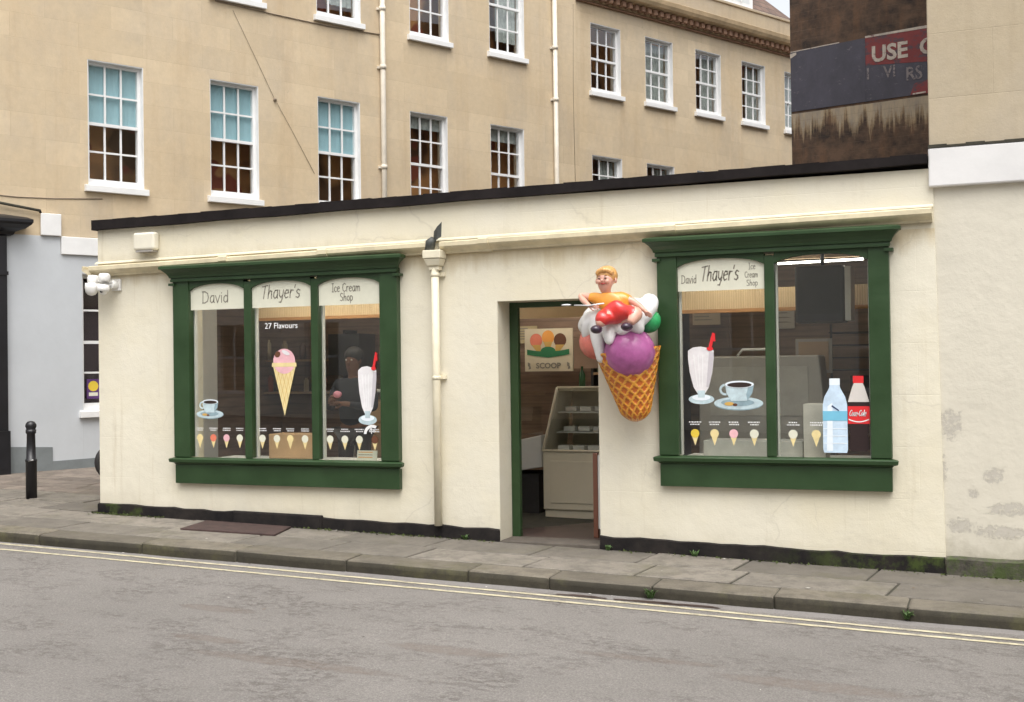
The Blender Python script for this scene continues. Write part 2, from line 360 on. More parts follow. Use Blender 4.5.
def asphalt():
    m = N('worn_asphalt')
    big = m.ramp(m.noise(1, 6, .6, m.map((.35, .8, 1))), [(.3, 0), (.7, 1)])
    col = m.mix(big, (.190, .177, .162), (.236, .220, .203))
    ag = m.ramp(m.noise(70, 3, .8), [(.3, .72), (.7, 1.28)])
    col = m.mix(1.0, col, ag, 'MULTIPLY')
    vor = m.n('ShaderNodeTexVoronoi'); vor.inputs['Scale'].default_value = 95; m.l(m.map(), vor.inputs['Vector'])
    col = m.mix(m.math('MULTIPLY', m.ramp(vor.outputs['Distance'], [(.35, 0), (.6, 1)]), .3), col, (.07, .063, .06))
    # broken, crumbly patches drawn out along the street
    reg = m.ramp(m.noise(1, 6, .7, m.map((1.5, 2.4, 1), loc=(3, 7, 0))), [(.47, .06), (.60, 1)])
    pat = m.ramp(m.noise(1, 6, .75, m.map((15, 19, 1), loc=(1, 2, 0))), [(.50, 0), (.56, 1)])
    cr = m.math('MULTIPLY', reg, pat)
    col = m.mix(m.math('MULTIPLY', cr, .50), col, (.088, .074, .064))
    lt = m.ramp(m.noise(1, 6, .85, m.map((14, 18, 1), loc=(2, 9, 0))), [(.66, 0), (.70, 1)])
    col = m.mix(m.math('MULTIPLY', lt, .5), col, (.36, .34, .33))
    # two potholes
    pos = m.n('ShaderNodeNewGeometry'); sp = m.n('ShaderNodeSeparateXYZ'); m.l(pos.outputs['Position'], sp.inputs[0])
    nn = m.math('MULTIPLY', m.math('SUBTRACT', m.noise(9, 7, .75), .5), 2.4)
    hole = None
    for cx, cy, rx, ry in ((-5.22, -2.98, .33, .10), (-4.75, -3.75, .30, .09), (-3.95, -4.05, .75, .10), (-2.0, -3.1, .5, .07), (-1.0, -3.3, .6, .12), (-3.2, -3.4, .45, .12)):
        a = m.math('POWER', m.math('DIVIDE', m.math('SUBTRACT', sp.outputs[0], cx), rx), 2.0); b = m.math('POWER', m.math('DIVIDE', m.math('SUBTRACT', sp.outputs[1], cy), ry), 2.0)
        s = m.ramp(m.math('ADD', m.math('ADD', a, b), nn), [(.5, 1), (1.0, 0)])
        hole = s if hole is None else m.math('MAXIMUM', hole, s)
    col = m.mix(m.math('MULTIPLY', m.math('MULTIPLY', hole, m.ramp(m.noise(1, 8, .85, m.map((22, 30, 1))), [(.42, .25), (.54, 1)])), .62), col, m.mix(ag, (.07, .055, .048), (.15, .12, .10)))
    # pale mended strip by the kerb
    strip = m.ramp(m.math('ADD', sp.outputs[1], m.math('MULTIPLY', m.noise(4, 5), .12)), [(0, 0), (1, 1)])
    gut = m.math('MULTIPLY', m.math('GREATER_THAN', m.math('ADD', sp.outputs[1], m.math('MULTIPLY', m.math('SUBTRACT', m.noise(3, 6, .7), .5), .14)), -1.47), .45)
    col = m.mix(gut, col, (.255, .24, .232))
    m.color(col); m.rough(.9)
    m.bump(m.math('SUBTRACT', m.noise(60, 5, .75), m.math('ADD', m.math('MULTIPLY', cr, .9), m.math('MULTIPLY', hole, 1.0))), .55, .012); return m.m
M['asphalt'] = asphalt()
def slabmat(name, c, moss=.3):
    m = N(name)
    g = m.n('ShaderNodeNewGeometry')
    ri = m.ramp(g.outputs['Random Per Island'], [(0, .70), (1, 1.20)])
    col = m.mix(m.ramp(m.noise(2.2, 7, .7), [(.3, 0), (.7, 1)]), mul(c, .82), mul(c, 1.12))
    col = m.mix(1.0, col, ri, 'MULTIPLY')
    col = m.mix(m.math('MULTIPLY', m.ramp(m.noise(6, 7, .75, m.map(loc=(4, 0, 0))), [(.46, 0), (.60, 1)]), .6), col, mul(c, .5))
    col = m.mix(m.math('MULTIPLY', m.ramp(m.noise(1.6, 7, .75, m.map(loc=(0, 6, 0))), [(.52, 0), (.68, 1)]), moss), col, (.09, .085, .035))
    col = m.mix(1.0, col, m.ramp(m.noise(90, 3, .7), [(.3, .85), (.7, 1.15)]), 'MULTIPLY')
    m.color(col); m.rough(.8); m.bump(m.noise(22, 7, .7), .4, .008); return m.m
M['slab'] = slabmat('pennant_paving', (.19, .17, .142), .4)
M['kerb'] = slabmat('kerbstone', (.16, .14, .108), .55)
M['joint'] = simple('joint_dirt', (.045, .042, .03), .95, .4, 8, .5, 30)
M['setts'] = slabmat('brown_paving', (.20, .165, .135), .15)
def linepaint():
    m = N('road_line_paint')
    col = m.mix(m.ramp(m.noise(9, 5, .7), [(.3, 0), (.7, 1)]), (.44, .39, .24), (.60, .55, .40))
    g = m.ramp(m.noise(1, 8, .85, m.map((9, 30, 1))), [(.50, 0), (.58, 1)])
    m.color(m.mix(m.math('MULTIPLY', g, .85), col, (.15, .135, .13))); m.rough(.8); m.bump(m.noise(60, 3), .3, .004); return m.m
M['line'] = linepaint()

def glass(name, tint=(1, 1, 1), boost=1.0, rough=0.0):
    m = N(name); t = m.t; t.nodes.remove(m.b)
    out = [q for q in t.nodes if q.type == 'OUTPUT_MATERIAL'][0]
    tr = m.n('ShaderNodeBsdfTransparent'); tr.inputs[0].default_value = (*tint, 1)
    gl = m.n('ShaderNodeBsdfGlossy'); gl.inputs['Roughness'].default_value = rough; gl.inputs['Color'].default_value = (.95, .97, 1, 1)
    fr = m.n('ShaderNodeFresnel'); fr.inputs['IOR'].default_value = 1.5
    bp = m.n('ShaderNodeBump'); bp.inputs['Strength'].default_value = .03; bp.inputs['Distance'].default_value = .01
    m.l(m.noise(1.5, 2), bp.inputs['Height']); m.l(bp.outputs[0], gl.inputs['Normal'])
    mx = m.n('ShaderNodeMixShader'); ge = m.n('ShaderNodeNewGeometry'); m.l(m.math('MULTIPLY', m.math('MULTIPLY', fr.outputs[0], boost, True), m.math('SUBTRACT', 1.0, ge.outputs['Backfacing'])), mx.inputs[0])
    m.l(tr.outputs[0], mx.inputs[1]); m.l(gl.outputs[0], mx.inputs[2]); m.l(mx.outputs[0], out.inputs[0])
    return m.m
M['glass'] = glass('window_glass', (.95, .96, .94), 2.3)
M['sashglass'] = glass('sash_glass', (.96, .97, .97), 1.8)
def brownroom():
    m = N('cluttered_brown_room')
    col = m.mix(m.ramp(m.noise(1, 2, .5, m.map((1.1, 1, .9))), [(.42, 0), (.5, 1)]), (.16, .08, .035), (.62, .31, .12))
    col = m.mix(m.ramp(m.noise(1, 1, .5, m.map((2.4, 1, 2.0), loc=(3, 3, 1))), [(.62, 0), (.66, 1)]), col, (.34, .09, .05))
    m.color(col); return m.m
M['room'] = brownroom()
M['blind'] = simple('aqua_blind', (.34, .53, .58), .8, .06, 3, .05)
M['curtain'] = simple('pale_net_curtain', (.42, .45, .42), .9, .25, 9, .3, 12)
M['aluminium'] = simple('brushed_metal', (.5, .5, .5), .4, .1, metal=.9)
def wood(name, a, b):
    m = N(name); x, y, z = m.xyz()
    v = m.noise(1, 5, .6, m.map((2, 2, 14)))
    col = m.mix(m.ramp(v, [(.3, 0), (.7, 1)]), a, b)
    w = m.n('ShaderNodeTexWave', wave_type='BANDS', bands_direction='Z'); w.inputs['Scale'].default_value = 2.6; w.inputs['Distortion'].default_value = .1
    m.l(m.map(), w.inputs['Vector'])
    col = m.mix(m.ramp(w.outputs['Fac'], [(0, .35), (.10, 0)]), col, mul(a, .5))
    m.color(col); m.rough(.55); return m.m
M['panel'] = wood('reddish_wall_boarding', (.17, .11, .075), (.29, .19, .13))
M['floor_in'] = simple('dark_shop_floor', (.06, .04, .035), .4, .3, 6, .05)
M['ceil'] = simple('shop_ceiling', (.42, .30, .19), .9, .1, 2, .05)
M['dark'] = simple('dark_cabinet', (.03, .028, .028), .5, .2)
M['greyfridge'] = simple('pale_grey_steel', (.62, .62, .60), .45, .06, 2, .02)
M['beige'] = simple('beige_laminate', (.62, .56, .43), .45, .06, 2, .02)
M['card'] = simple('cardboard', (.50, .32, .17), .85, .12, 5, .05)
def kraftmat():
    m = N('bamboo_pelmet'); x, y, z = m.xyz()
    w = m.n('ShaderNodeTexWave', wave_type='BANDS', bands_direction='X'); w.inputs['Scale'].default_value = 14; w.inputs['Distortion'].default_value = 1.5
    m.l(m.map((1, 1, .2)), w.inputs['Vector'])
    m.color(m.mix(m.math('MULTIPLY', w.outputs['Fac'], .5), (.78, .60, .37), (.55, .39, .21))); m.rough(.8); m.bump(w.outputs['Fac'], .4, .01); return m.m
M['kraft'] = kraftmat()
M['orange_edge'] = simple('orange_wood_edge', (.50, .25, .09), .6, .15)
M['orange_red'] = simple('orange_frame', (.17, .065, .038), .5, .1)
M['taupe'] = simple('taupe_metal', (.33, .31, .285), .45, .08, 1.5, .03)
M['tvblack'] = simple('black_plastic', (.014, .014, .018), .35, .05, bump=0)
def emis(name, c, s):
    m = N(name); m.b.inputs['Emission Color'].default_value = (*c, 1); m.b.inputs['Emission Strength'].default_value = s; m.color((.8, .8, .8)); return m.m
M['tube'] = emis('lit_fluorescent', (1, .93, .82), 30)  # glow of the added interior fill tubes
# flat ink colours (vinyl stickers)
def ink(name, c, r=.45, var=.04): return simple(name, c, r, var, 12, .0)
I = dict(cream=ink('ink_cream', (.72, .71, .58)), grey=ink('ink_grey', (.27, .245, .20)), white=ink('ink_white', (.85, .85, .85)),
         yellow=ink('ink_wafer', (.78, .64, .32), var=.10), wafer2=ink('ink_wafer_line', (.62, .38, .10)), pink=ink('ink_pink', (.80, .46, .50), var=.12),
         choc=ink('ink_chocolate', (.13, .05, .025)), coffee=ink('ink_coffee', (.03, .018, .015)), china=ink('ink_china', (.50, .62, .66), var=.2),
         china2=ink('ink_china_shadow', (.27, .38, .43), var=.2), milk=ink('ink_milkshake', (.76, .74, .75), var=.10), milk2=ink('ink_milk_shadow', (.56, .53, .56)), red=ink('ink_red', (.70, .025, .03)),
         water=ink('ink_water', (.58, .72, .86), var=.15), water2=ink('ink_water_light', (.80, .87, .93)), blue=ink('ink_blue', (.18, .50, .68)), navy=ink('ink_navy', (.03, .05, .14)),
         cola=ink('ink_cola', (.022, .010, .010)), clear=ink('ink_clear_plastic', (.66, .62, .58)), green=ink('ink_green', (.03, .20, .08)), orange=ink('ink_orange', (.75, .32, .06)),
         salmon=ink('ink_salmon', (.72, .20, .12)), yel=ink('ink_yellow', (.75, .55, .06)), purple=ink('ink_purple', (.10, .04, .16)), mint=ink('ink_mint', (.55, .72, .50)))
IK = list(I.keys()); IM = [I[k] for k in IK]
def ii(k): return IK.index(k)
def compact(o):
    me = o.data; used = sorted({p.material_index for p in me.polygons}); mats = [me.materials[u] for u in used]
    idx = [used.index(p.material_index) for p in me.polygons]
    me.materials.clear()
    for q in mats: me.materials.append(q)
    me.polygons.foreach_set('material_index', idx); return o

# ------------------------------------------------------------------ camera, light, world
A_, P_, R_ = radians(22.05), radians(.648), radians(.778)
fw = Vector((-sin(A_) * cos(P_), cos(A_) * cos(P_), sin(P_))); rt = Vector((cos(A_), sin(A_), 0)); up = rt.cross(fw)
rt2 = cos(R_) * rt - sin(R_) * up; up2 = cos(R_) * up + sin(R_) * rt
cam = bpy.data.objects.new('camera', bpy.data.cameras.new('camera')); COL.objects.link(cam)
cam.matrix_world = Matrix(((rt2.x, up2.x, -fw.x, 0), (rt2.y, up2.y, -fw.y, -10.186), (rt2.z, up2.z, -fw.z, 1.551), (0, 0, 0, 1)))
cam.data.sensor_width = 36; cam.data.lens = 36 * 1200 / 1024; cam.data.clip_end = 2000; cam.data.clip_start = .05
scene.camera = cam
w = bpy.data.worlds.new('World'); scene.world = w; w.use_nodes = True
nt = w.node_tree; bg = nt.nodes['Background']
sky = nt.nodes.new('ShaderNodeTexSky'); sky.sky_type = 'NISHITA'; sky.sun_disc = False
SUN_EL, SUN_AZ = radians(64), radians(150)    # azimuth clockwise from +Y; the bright part of the overcast stands high behind the camera, to the right
sky.sun_elevation = SUN_EL; sky.sun_rotation = SUN_AZ; sky.dust_density = 4; sky.air_density = 1; sky.ozone_density = .6
hs = nt.nodes.new('ShaderNodeHueSaturation'); hs.inputs['Saturation'].default_value = .20; hs.inputs['Value'].default_value = 1.0
nt.links.new(sky.outputs[0], hs.inputs['Color']); nt.links.new(hs.outputs[0], bg.inputs[0]); bg.inputs[1].default_value = .15
sl = bpy.data.lights.new('sun', 'SUN'); sl.energy = 1.0; sl.angle = radians(60); sl.color = (1, .965, .91)
so = bpy.data.objects.new('sun', sl); COL.objects.link(so)
sd = Vector((sin(SUN_AZ) * cos(SUN_EL), cos(SUN_AZ) * cos(SUN_EL), sin(SUN_EL)))
so.rotation_euler = sd.to_track_quat('Z', 'Y').to_euler()
scene.view_settings.view_transform = 'Standard'; scene.view_settings.look = 'None'; scene.view_settings.exposure = .93; scene.view_settings.gamma = 1
scene.cycles.use_denoising = True; scene.cycles.max_bounces = 8; scene.cycles.transparent_max_bounces = 16

# ------------------------------------------------------------------ ground
def pz(x, y): return -.173 - .024 * max(-30, min(30, x)) + .02 * max(-1.4, min(12, y))
def rz_(x): return -.300 - .024 * max(-30, min(30, x))
m = MB()
xs = [-400, -30, -15, 0, 15, 30, 400]; ys = [-400, -30, -9, 60, 400]
for i in range(6):
    for j in range(4):
        a, b, c, d = xs[i], xs[i + 1], ys[j], ys[j + 1]
        m.face([(a, c, rz_(a)), (b, c, rz_(b)), (b, d, rz_(b)), (a, d, rz_(a))])
struct(m.build('road', M['asphalt'], merge=True))
# yellow lines: a slightly wavering pair
def strip(y0f, w, x0, x1, name):
    m = MB(); x = x0
    while x < x1:
        x2 = min(x + .35, x1)
        q = [(x, y0f(x) - w / 2), (x2, y0f(x2) - w / 2), (x2, y0f(x2) + w / 2), (x, y0f(x) + w / 2)]
        m.face([(a, b, rz_(a) + .004) for a, b in q]); x = x2
    return struct(m.build(name, M['line'], merge=True))
strip(lambda x: -1.635 - .0235 * max(x, -10) + .006 * sin(x * 2.1), .052, -16, 9, 'road_line')
strip(lambda x: -1.775 - .013 * max(x, -10) + .006 * sin(x * 1.7 + 1), .052, -16, 9, 'road_line')
# pavement body + slabs + kerb stones
def slab(m, x0, x1, y0, y1, th=.03, dz=0, mi=0, g=.011, bev=.006, sk=.12):
    def P(x, y, dz2): xx = x + sk * (y + .6); return (xx, y, pz(xx, y) + dz2)
    a, b, c, d = x0 + g, x1 - g, y0 + g, y1 - g
    tl = (U(-.003, .003), U(-.003, .003))
    lo = [P(a, c, -th), P(b, c, -th), P(b, d, -th), P(a, d, -th)]
    md = [P(a, c, dz - bev), P(b, c, dz - bev + tl[0]), P(b, d, dz - bev + tl[1]), P(a, d, dz - bev)]
    tp = [P(a + bev, c + bev, dz), P(b - bev, c + bev, dz + tl[0]), P(b - bev, d - bev, dz + tl[1]), P(a + bev, d - bev, dz)]
    i = len(m.v); m.v += lo + md + tp
    for l in (0, 4):
        for k in range(4):
            q = (k + 1) % 4; m.f.append([i + l + k, i + l + q, i + l + 4 + q, i + l + 4 + k]); m.m.append(mi); m.s.append(False)
    m.f.append([i + 8, i + 9, i + 10, i + 11]); m.m.append(mi); m.s.append(False)
YK = -1.325
m = MB()
def bed(x0, x1, y0, y1, top=-.012):
    m.hexa([(x0, y0, rz_(x0) - .1), (x1, y0, rz_(x1) - .1), (x1, y1, rz_(x1) - .1), (x0, y1, rz_(x0) - .1)],
           [(x0, y0, pz(x0, y0) + top), (x1, y0, pz(x1, y0) + top), (x1, y1, pz(x1, y1) + top), (x0, y1, pz(x0, y1) + top)], 1)
bed(-30, 12, YK + .015, 0.3); bed(-30, 12, 0.3, 12.0, -.012)
for y0, y1, wmin, wmax, ph in ((-1.02, -.52, .75, 1.2, 0), (-.52, .01, .8, 1.25, .4)):
    x = -16 + ph
    while x < 7:
        wd = U(wmin, wmax)
        slab(m, x, x + wd, y0, y1, dz=U(-.004, .003)); x += wd
for y0, y1 in ((.01, .5), (.5, 1.1)):
    x = -16
    while x < -8.9 - .3:
        wd = min(U(.7, 1.2), -9.0 - x); slab(m, x, x + wd, y0, y1, dz=U(-.004, .003), sk=.02); x += wd
struct(m.build('pavement', [M['slab'], M['joint']]))
m = MB()
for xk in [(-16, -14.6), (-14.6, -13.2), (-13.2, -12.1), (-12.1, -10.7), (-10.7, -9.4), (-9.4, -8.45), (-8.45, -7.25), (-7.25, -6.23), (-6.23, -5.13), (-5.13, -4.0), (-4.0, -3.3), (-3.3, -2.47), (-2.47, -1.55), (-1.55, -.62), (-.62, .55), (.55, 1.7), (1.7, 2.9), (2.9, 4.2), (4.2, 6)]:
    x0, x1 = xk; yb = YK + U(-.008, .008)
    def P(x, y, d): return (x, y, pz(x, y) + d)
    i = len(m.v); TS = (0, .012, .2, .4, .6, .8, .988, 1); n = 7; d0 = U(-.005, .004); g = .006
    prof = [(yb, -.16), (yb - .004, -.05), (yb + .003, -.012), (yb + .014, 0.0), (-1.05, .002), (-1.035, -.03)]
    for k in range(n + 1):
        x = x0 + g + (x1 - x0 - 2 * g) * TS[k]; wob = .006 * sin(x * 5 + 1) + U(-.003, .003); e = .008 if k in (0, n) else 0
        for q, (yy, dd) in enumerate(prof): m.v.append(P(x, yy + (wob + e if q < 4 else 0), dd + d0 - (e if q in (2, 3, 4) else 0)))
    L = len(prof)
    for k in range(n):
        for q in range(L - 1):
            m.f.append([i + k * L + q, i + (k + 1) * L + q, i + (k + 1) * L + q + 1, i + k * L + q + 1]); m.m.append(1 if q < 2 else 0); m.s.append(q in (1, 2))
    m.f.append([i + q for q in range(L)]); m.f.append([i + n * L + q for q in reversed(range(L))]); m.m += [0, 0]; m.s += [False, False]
struct(m.build('kerb', [M['kerb'], slabmat('grimy_kerb_face', (.05, .043, .028), .8)]))  # front face darker and mossier than the kerb top
# alley paving left of the shop
m = MB()
for j in range(22):
    y0 = 1.12 + j * .3; x = -19 + (j % 2) * .3
    while x < -9.05:
        wd = U(.35, .7); slab(m, x, min(x + wd, -8.98), y0, y0 + .3, dz=U(-.003, .003), sk=0, g=.006); x += wd
struct(m.build('alley_paving', M['setts']))

# ------------------------------------------------------------------ the shop
SX0, SX1 = -8.87, -.462
shop = thing('ice_cream_shop', 'single-storey cream rendered shop with two green framed display windows and open doorway', 'shop', (-4.6, 0, 0))
DX0, DX1, DZ1 = -4.265, -3.30, 2.135
holes = [(-7.76, -5.44, .60, 2.44), (-2.62, -.93, .72, 2.46), (DX0, DX1, -.5, DZ1)]
m = MB(); m.wall(SX0, SX1, -.4, 3.08, 0, .30, holes)
m.box(SX0, SX0 + .3, .301, 4.5, -.4, 3.08); m.box(SX1 - .3, SX1 - .02, .301, 4.5, -.4, 3.08); m.box(SX0, SX1 - .02, 4.501, 4.75, -.4, 3.08)
wl = m.build('wall', M['cream'], shop, bevel=.012)
# sloping bitumen plinth
def ptop(x): return .055 - .0215 * (x + 4.28) - .02
for a, b in ((SX0 - .012, DX0 - .002), (DX1 + .002, SX1 + .046)):
    m = MB(); n = int((b - a) / .12)
    tops = [ptop(a + (b - a) * k / n) + U(-.009, .009) for k in range(n + 1)]
    for k in range(n):
        p, q = a + (b - a) * k / n, a + (b - a) * (k + 1) / n
        m.face([(p, -.028, -.45), (q, -.028, -.45), (q, -.028, tops[k + 1]), (p, -.028, tops[k])]); m.face([(p, -.028, tops[k]), (q, -.028, tops[k + 1]), (q, .01, tops[k + 1] + .012), (p, .01, tops[k] + .012)])
    m.face([(a, .01, -.45), (a, -.028, -.45), (a, -.028, tops[0]), (a, .01, tops[0])]); m.face([(b, -.028, -.45), (b, .01, -.45), (b, .01, tops[-1]), (b, -.028, tops[-1])])
    m.build('plinth', M['plinth'], shop, merge=True)
m = MB(); m.hexa([(-7.15, -.065, -.2), (-6.15, -.065, -.2), (-6.15, -.02, -.2), (-7.15, -.02, -.2)], [(-7.15, -.055, .115), (-6.15, -.06, .10), (-6.12, -.02, .11), (-7.18, -.02, .125)]); m.build('plinth', M['plinth'], shop, bevel=.012)
# roof and coping
m = MB()
n = 30
cz = lambda x: 3.138 + .052 * (x - SX0) / 8.4
for k in range(n):
    a, b = SX0 - .025 + (SX1 - SX0 - .016) * k / n, SX0 - .025 + (SX1 - SX0 - .016) * (k + 1) / n
    lo = lambda x: 3.036 + .078 * (x - SX0) / 8.4
    u1, u2 = .004 * sin(k * 1.3), .004 * sin((k + 1) * 1.3)
    m.hexa([(a, -.07, lo(a) + u1), (b, -.07, lo(b) + u2), (b, .34, lo(b)), (a, .34, lo(a))], [(a, -.07, cz(a) + u2), (b, -.07, cz(b) + u1), (b, .34, cz(b) + .015), (a, .34, cz(a) + .015)])
m.box(SX0 - .025, SX0 + .34, .345, 4.78, 3.05, 3.15)
m.build('coping', M['bitumen'], shop)
m = MB(); m.box(SX0 + .341, SX1 - .05, .341, 4.7, 2.95, 3.0); m.build('roof', M['bitumen'], shop)
# gutter: moulded trough on a lead ledge, with joints and the broken gap at the hopper
prof = [(0.0, .0), (-.035, .0), (-.045, .018), (-.10, .045), (-.118, .062), (-.118, .098), (-.105, .108), (-.098, .098), (-.098, .07), (0, .07)]
def gut(m, x0, x1, z0, z1, k=1.0):
    i = len(m.v); L = len(prof)
    for x, zz in ((x0, z0), (x1, z1)):
        for yy, dz in prof: m.v.append((x, yy * k - .002, zz + dz * k))
    for q in range(L):
        r = (q + 1) % L; m.f.append([i + q, i + r, i + L + r, i + L + q]); m.m.append(0); m.s.append(False)
    m.f.append([i + q for q in reversed(range(L))]); m.f.append([i + L + q for q in range(L)]); m.m += [0, 0]; m.s += [False, False]
m = MB()
gz = lambda x: 2.548 + .0118 * (x + 9)
for a, b in ((-8.90, -7.2), (-7.2, -6.05), (-6.05, -4.93), (-4.80, -4.35), (-4.35, -2.6), (-2.6, -.47)):
    dz = U(-.006, .006); gut(m, a + .006, b, gz(a) + dz, gz(b) + dz)
for x in (-7.2, -6.05, -4.35, -2.6): gut(m, x - .05, x + .05, gz(x) - .006, gz(x) - .005, 1.1)
# return along the side wall
i = len(m.v); L = len(prof)
for y in (-.10, 4.5):
    for yy, dz in prof: m.v.append((SX0 + yy * 1.0 - .012, y, gz(-9) + dz))
for q in range(L):
    r = (q + 1) % L; m.f.append([i + r, i + q, i + L + q, i + L + r]); m.m.append(0); m.s.append(False)
m.f.append([i + q for q in range(L)]); m.f.append([i + L + q for q in reversed(range(L))]); m.m += [0, 0]; m.s += [False, False]
m.build('gutter', M['gutter'], shop)
m = MB(); m.hexa([(SX0 - .02, -.03, 2.676), (SX1, -.03, 2.770), (SX1, 0.005, 2.775), (SX0 - .02, 0.005, 2.681)], [(SX0 - .02, -.025, 2.690), (SX1, -.025, 2.784), (SX1, .005, 2.797), (SX0 - .02, .005, 2.703)])
m.build('ledge', M['trim'], shop)
# hopper, torn lead flap and downpipe
m = MB()
hx = -4.86
m.hexa([(hx - .06, -.125, 2.48), (hx + .06, -.125, 2.48), (hx + .06, -.012, 2.48), (hx - .06, -.012, 2.48)], [(hx - .085, -.15, 2.545), (hx + .085, -.15, 2.545), (hx + .085, -.012, 2.545), (hx - .085, -.012, 2.545)])
m.box(hx - .092, hx + .092, -.157, -.012, 2.548, 2.625); m.box(hx - .05, hx + .05, -.11, -.02, 2.44, 2.478)
hop = m.build('hopper', M['trim'], shop, bevel=.008)
m = MB(); m.tube([(hx, -.075, 2.46), (hx, -.075, 1.45), (hx - .003, -.065, .06)], .037, n=16)
for z in (2.38, 1.42): m.tube([(hx, -.072, z), (hx, -.072, z + .035)], .042, n=16); m.box(hx - .075, hx + .075, -.035, -.002, z + .005, z + .045)
m.build('downpipe', M['trim'], shop)
m = MB(); m.tube([(hx - .05, -.09, 2.62), (hx - .03, -.10, 2.70), (hx + .005, -.10, 2.735)], [.045, .05, .03], n=10)
m.hexa([(hx + .0, -.11, 2.70), (hx + .05, -.135, 2.72), (hx + .095, -.13, 2.745), (hx + .088, -.118, 2.75), (hx + .045, -.122, 2.728), (hx + .0, -.098, 2.705)],
       [(hx + .01, -.11, 2.80), (hx + .055, -.14, 2.835), (hx + .10, -.125, 2.885), (hx + .093, -.113, 2.885), (hx + .05, -.127, 2.84), (hx + .01, -.098, 2.805)])
m.build('lead_flap', simple('old_lead', (.055, .058, .052), .5, .4, 14, .2), shop)
m = MB(); m.box(-7.6, -7.595, -.04, -.01, 2.5, 2.51)

# lettering in single strokes (a hand-lettered look)
F = {  # x advance, strokes in a unit box (cap height 1, x-height .62)
 'D': (.78, [[(.08, 0), (.08, 1)], [(.0, 1), (.3, 1), (.58, .84), (.66, .5), (.58, .16), (.3, 0), (.02, 0)]]),
 'a': (.56, [[(.44, .62), (.2, .62), (.06, .42), (.06, .15), (.2, 0), (.36, .08), (.44, .3)], [(.44, .64), (.44, .1), (.5, 0)]]),
 'v': (.52, [[(.02, .62), (.24, 0), (.48, .64)]]),
 'i': (.26, [[(.1, .62), (.12, 0)], [(.11, .82), (.12, .86)]]),
 'd': (.60, [[(.46, .5), (.26, .62), (.08, .45), (.06, .15), (.22, 0), (.4, .1), (.46, .25)], [(.46, 1.05), (.46, .0)]]),
 'T': (.62, [[(.0, .94), (.62, 1.02)], [(.34, .98), (.24, .0)]]),
 'h': (.56, [[(.12, 1.05), (.06, 0)], [(.08, .35), (.24, .6), (.4, .56), (.42, .3), (.44, 0)]]),
 'y': (.54, [[(.04, .62), (.08, .2), (.24, .06), (.4, .2)], [(.48, .64), (.40, .0), (.28, -.32), (.08, -.3)]]),
 'e': (.52, [[(.06, .32), (.44, .40), (.38, .6), (.2, .62), (.06, .42), (.06, .15), (.2, 0), (.42, .08)]]),
 'r': (.42, [[(.06, .62), (.08, 0)], [(.08, .38), (.2, .6), (.38, .58)]]),
 "'": (.18, [[(.1, 1.0), (.04, .78)]]),
 's': (.46, [[(.4, .56), (.2, .64), (.06, .5), (.14, .36), (.34, .28), (.38, .12), (.24, 0), (.02, .06)]]),
 'I': (.36, [[(.16, 1), (.16, 0)], [(.02, 1), (.3, 1)], [(.02, 0), (.3, 0)]]),
 'c': (.46, [[(.4, .54), (.24, .62), (.07, .46), (.06, .16), (.2, 0), (.4, .08)]]),
 'C': (.66, [[(.6, .85), (.38, 1), (.14, .85), (.06, .5), (.14, .14), (.38, 0), (.6, .14)]]),
 'm': (.82, [[(.06, .62), (.06, 0)], [(.06, .4), (.2, .6), (.34, .56), (.38, .3), (.38, 0)], [(.38, .4), (.52, .6), (.66, .56), (.70, .3), (.70, 0)]]),
 'S': (.62, [[(.54, .88), (.32, 1), (.1, .88), (.12, .62), (.46, .42), (.52, .16), (.3, 0), (.04, .1)]]),
 'o': (.56, [[(.28, .62), (.08, .45), (.08, .15), (.28, 0), (.48, .15), (.48, .45), (.28, .62)]]),
 'p': (.56, [[(.08, .62), (.08, -.32)], [(.08, .5), (.26, .62), (.46, .46), (.46, .16), (.26, 0), (.08, .1)]]),
 '4': (.6, [[(.42, 0), (.42, 1), (.04, .3), (.56, .3)]]), '+': (.5, [[(.05, .4), (.45, .4)], [(.25, .6), (.25, .2)]]),
 'l': (.24, [[(.1, 1.02), (.1, .05), (.18, 0)]]), '-': (.34, [[(.04, .34), (.28, .34)]]), ' ': (.34, []),
}
def stroke(m, text, x, z, h, wd, y, mi=0, sx=1.0, slant=0, th=.0025):
    """write text with its left end at x, baseline z"""
    for ch in text:
        adv, st = F[ch]
        for l in st:
            P = [(x + (a * sx + slant * b) * h, z + b * h) for a, b in l]; wd_ = wd * .8
            for (a, b), (c, d) in zip(P, P[1:]):
                L = math.hypot(c - a, d - b) or 1e-6; ux, uz = (c - a) / L * wd_ * .35, (d - b) / L * wd_ * .35; nx, nz = -(d - b) / L * wd_ / 2, (c - a) / L * wd_ / 2
                m.face([(a - ux - nx, y, b - uz - nz), (c + ux - nx, y, d + uz - nz), (c + ux + nx, y, d + uz + nz), (a - ux + nx, y, b - uz + nz)], mi)
        x += adv * h * sx + .03 * h
    return x
def swidth(text, h, sx=1.0): return sum(F[c][0] * h * sx + .03 * h for c in text)
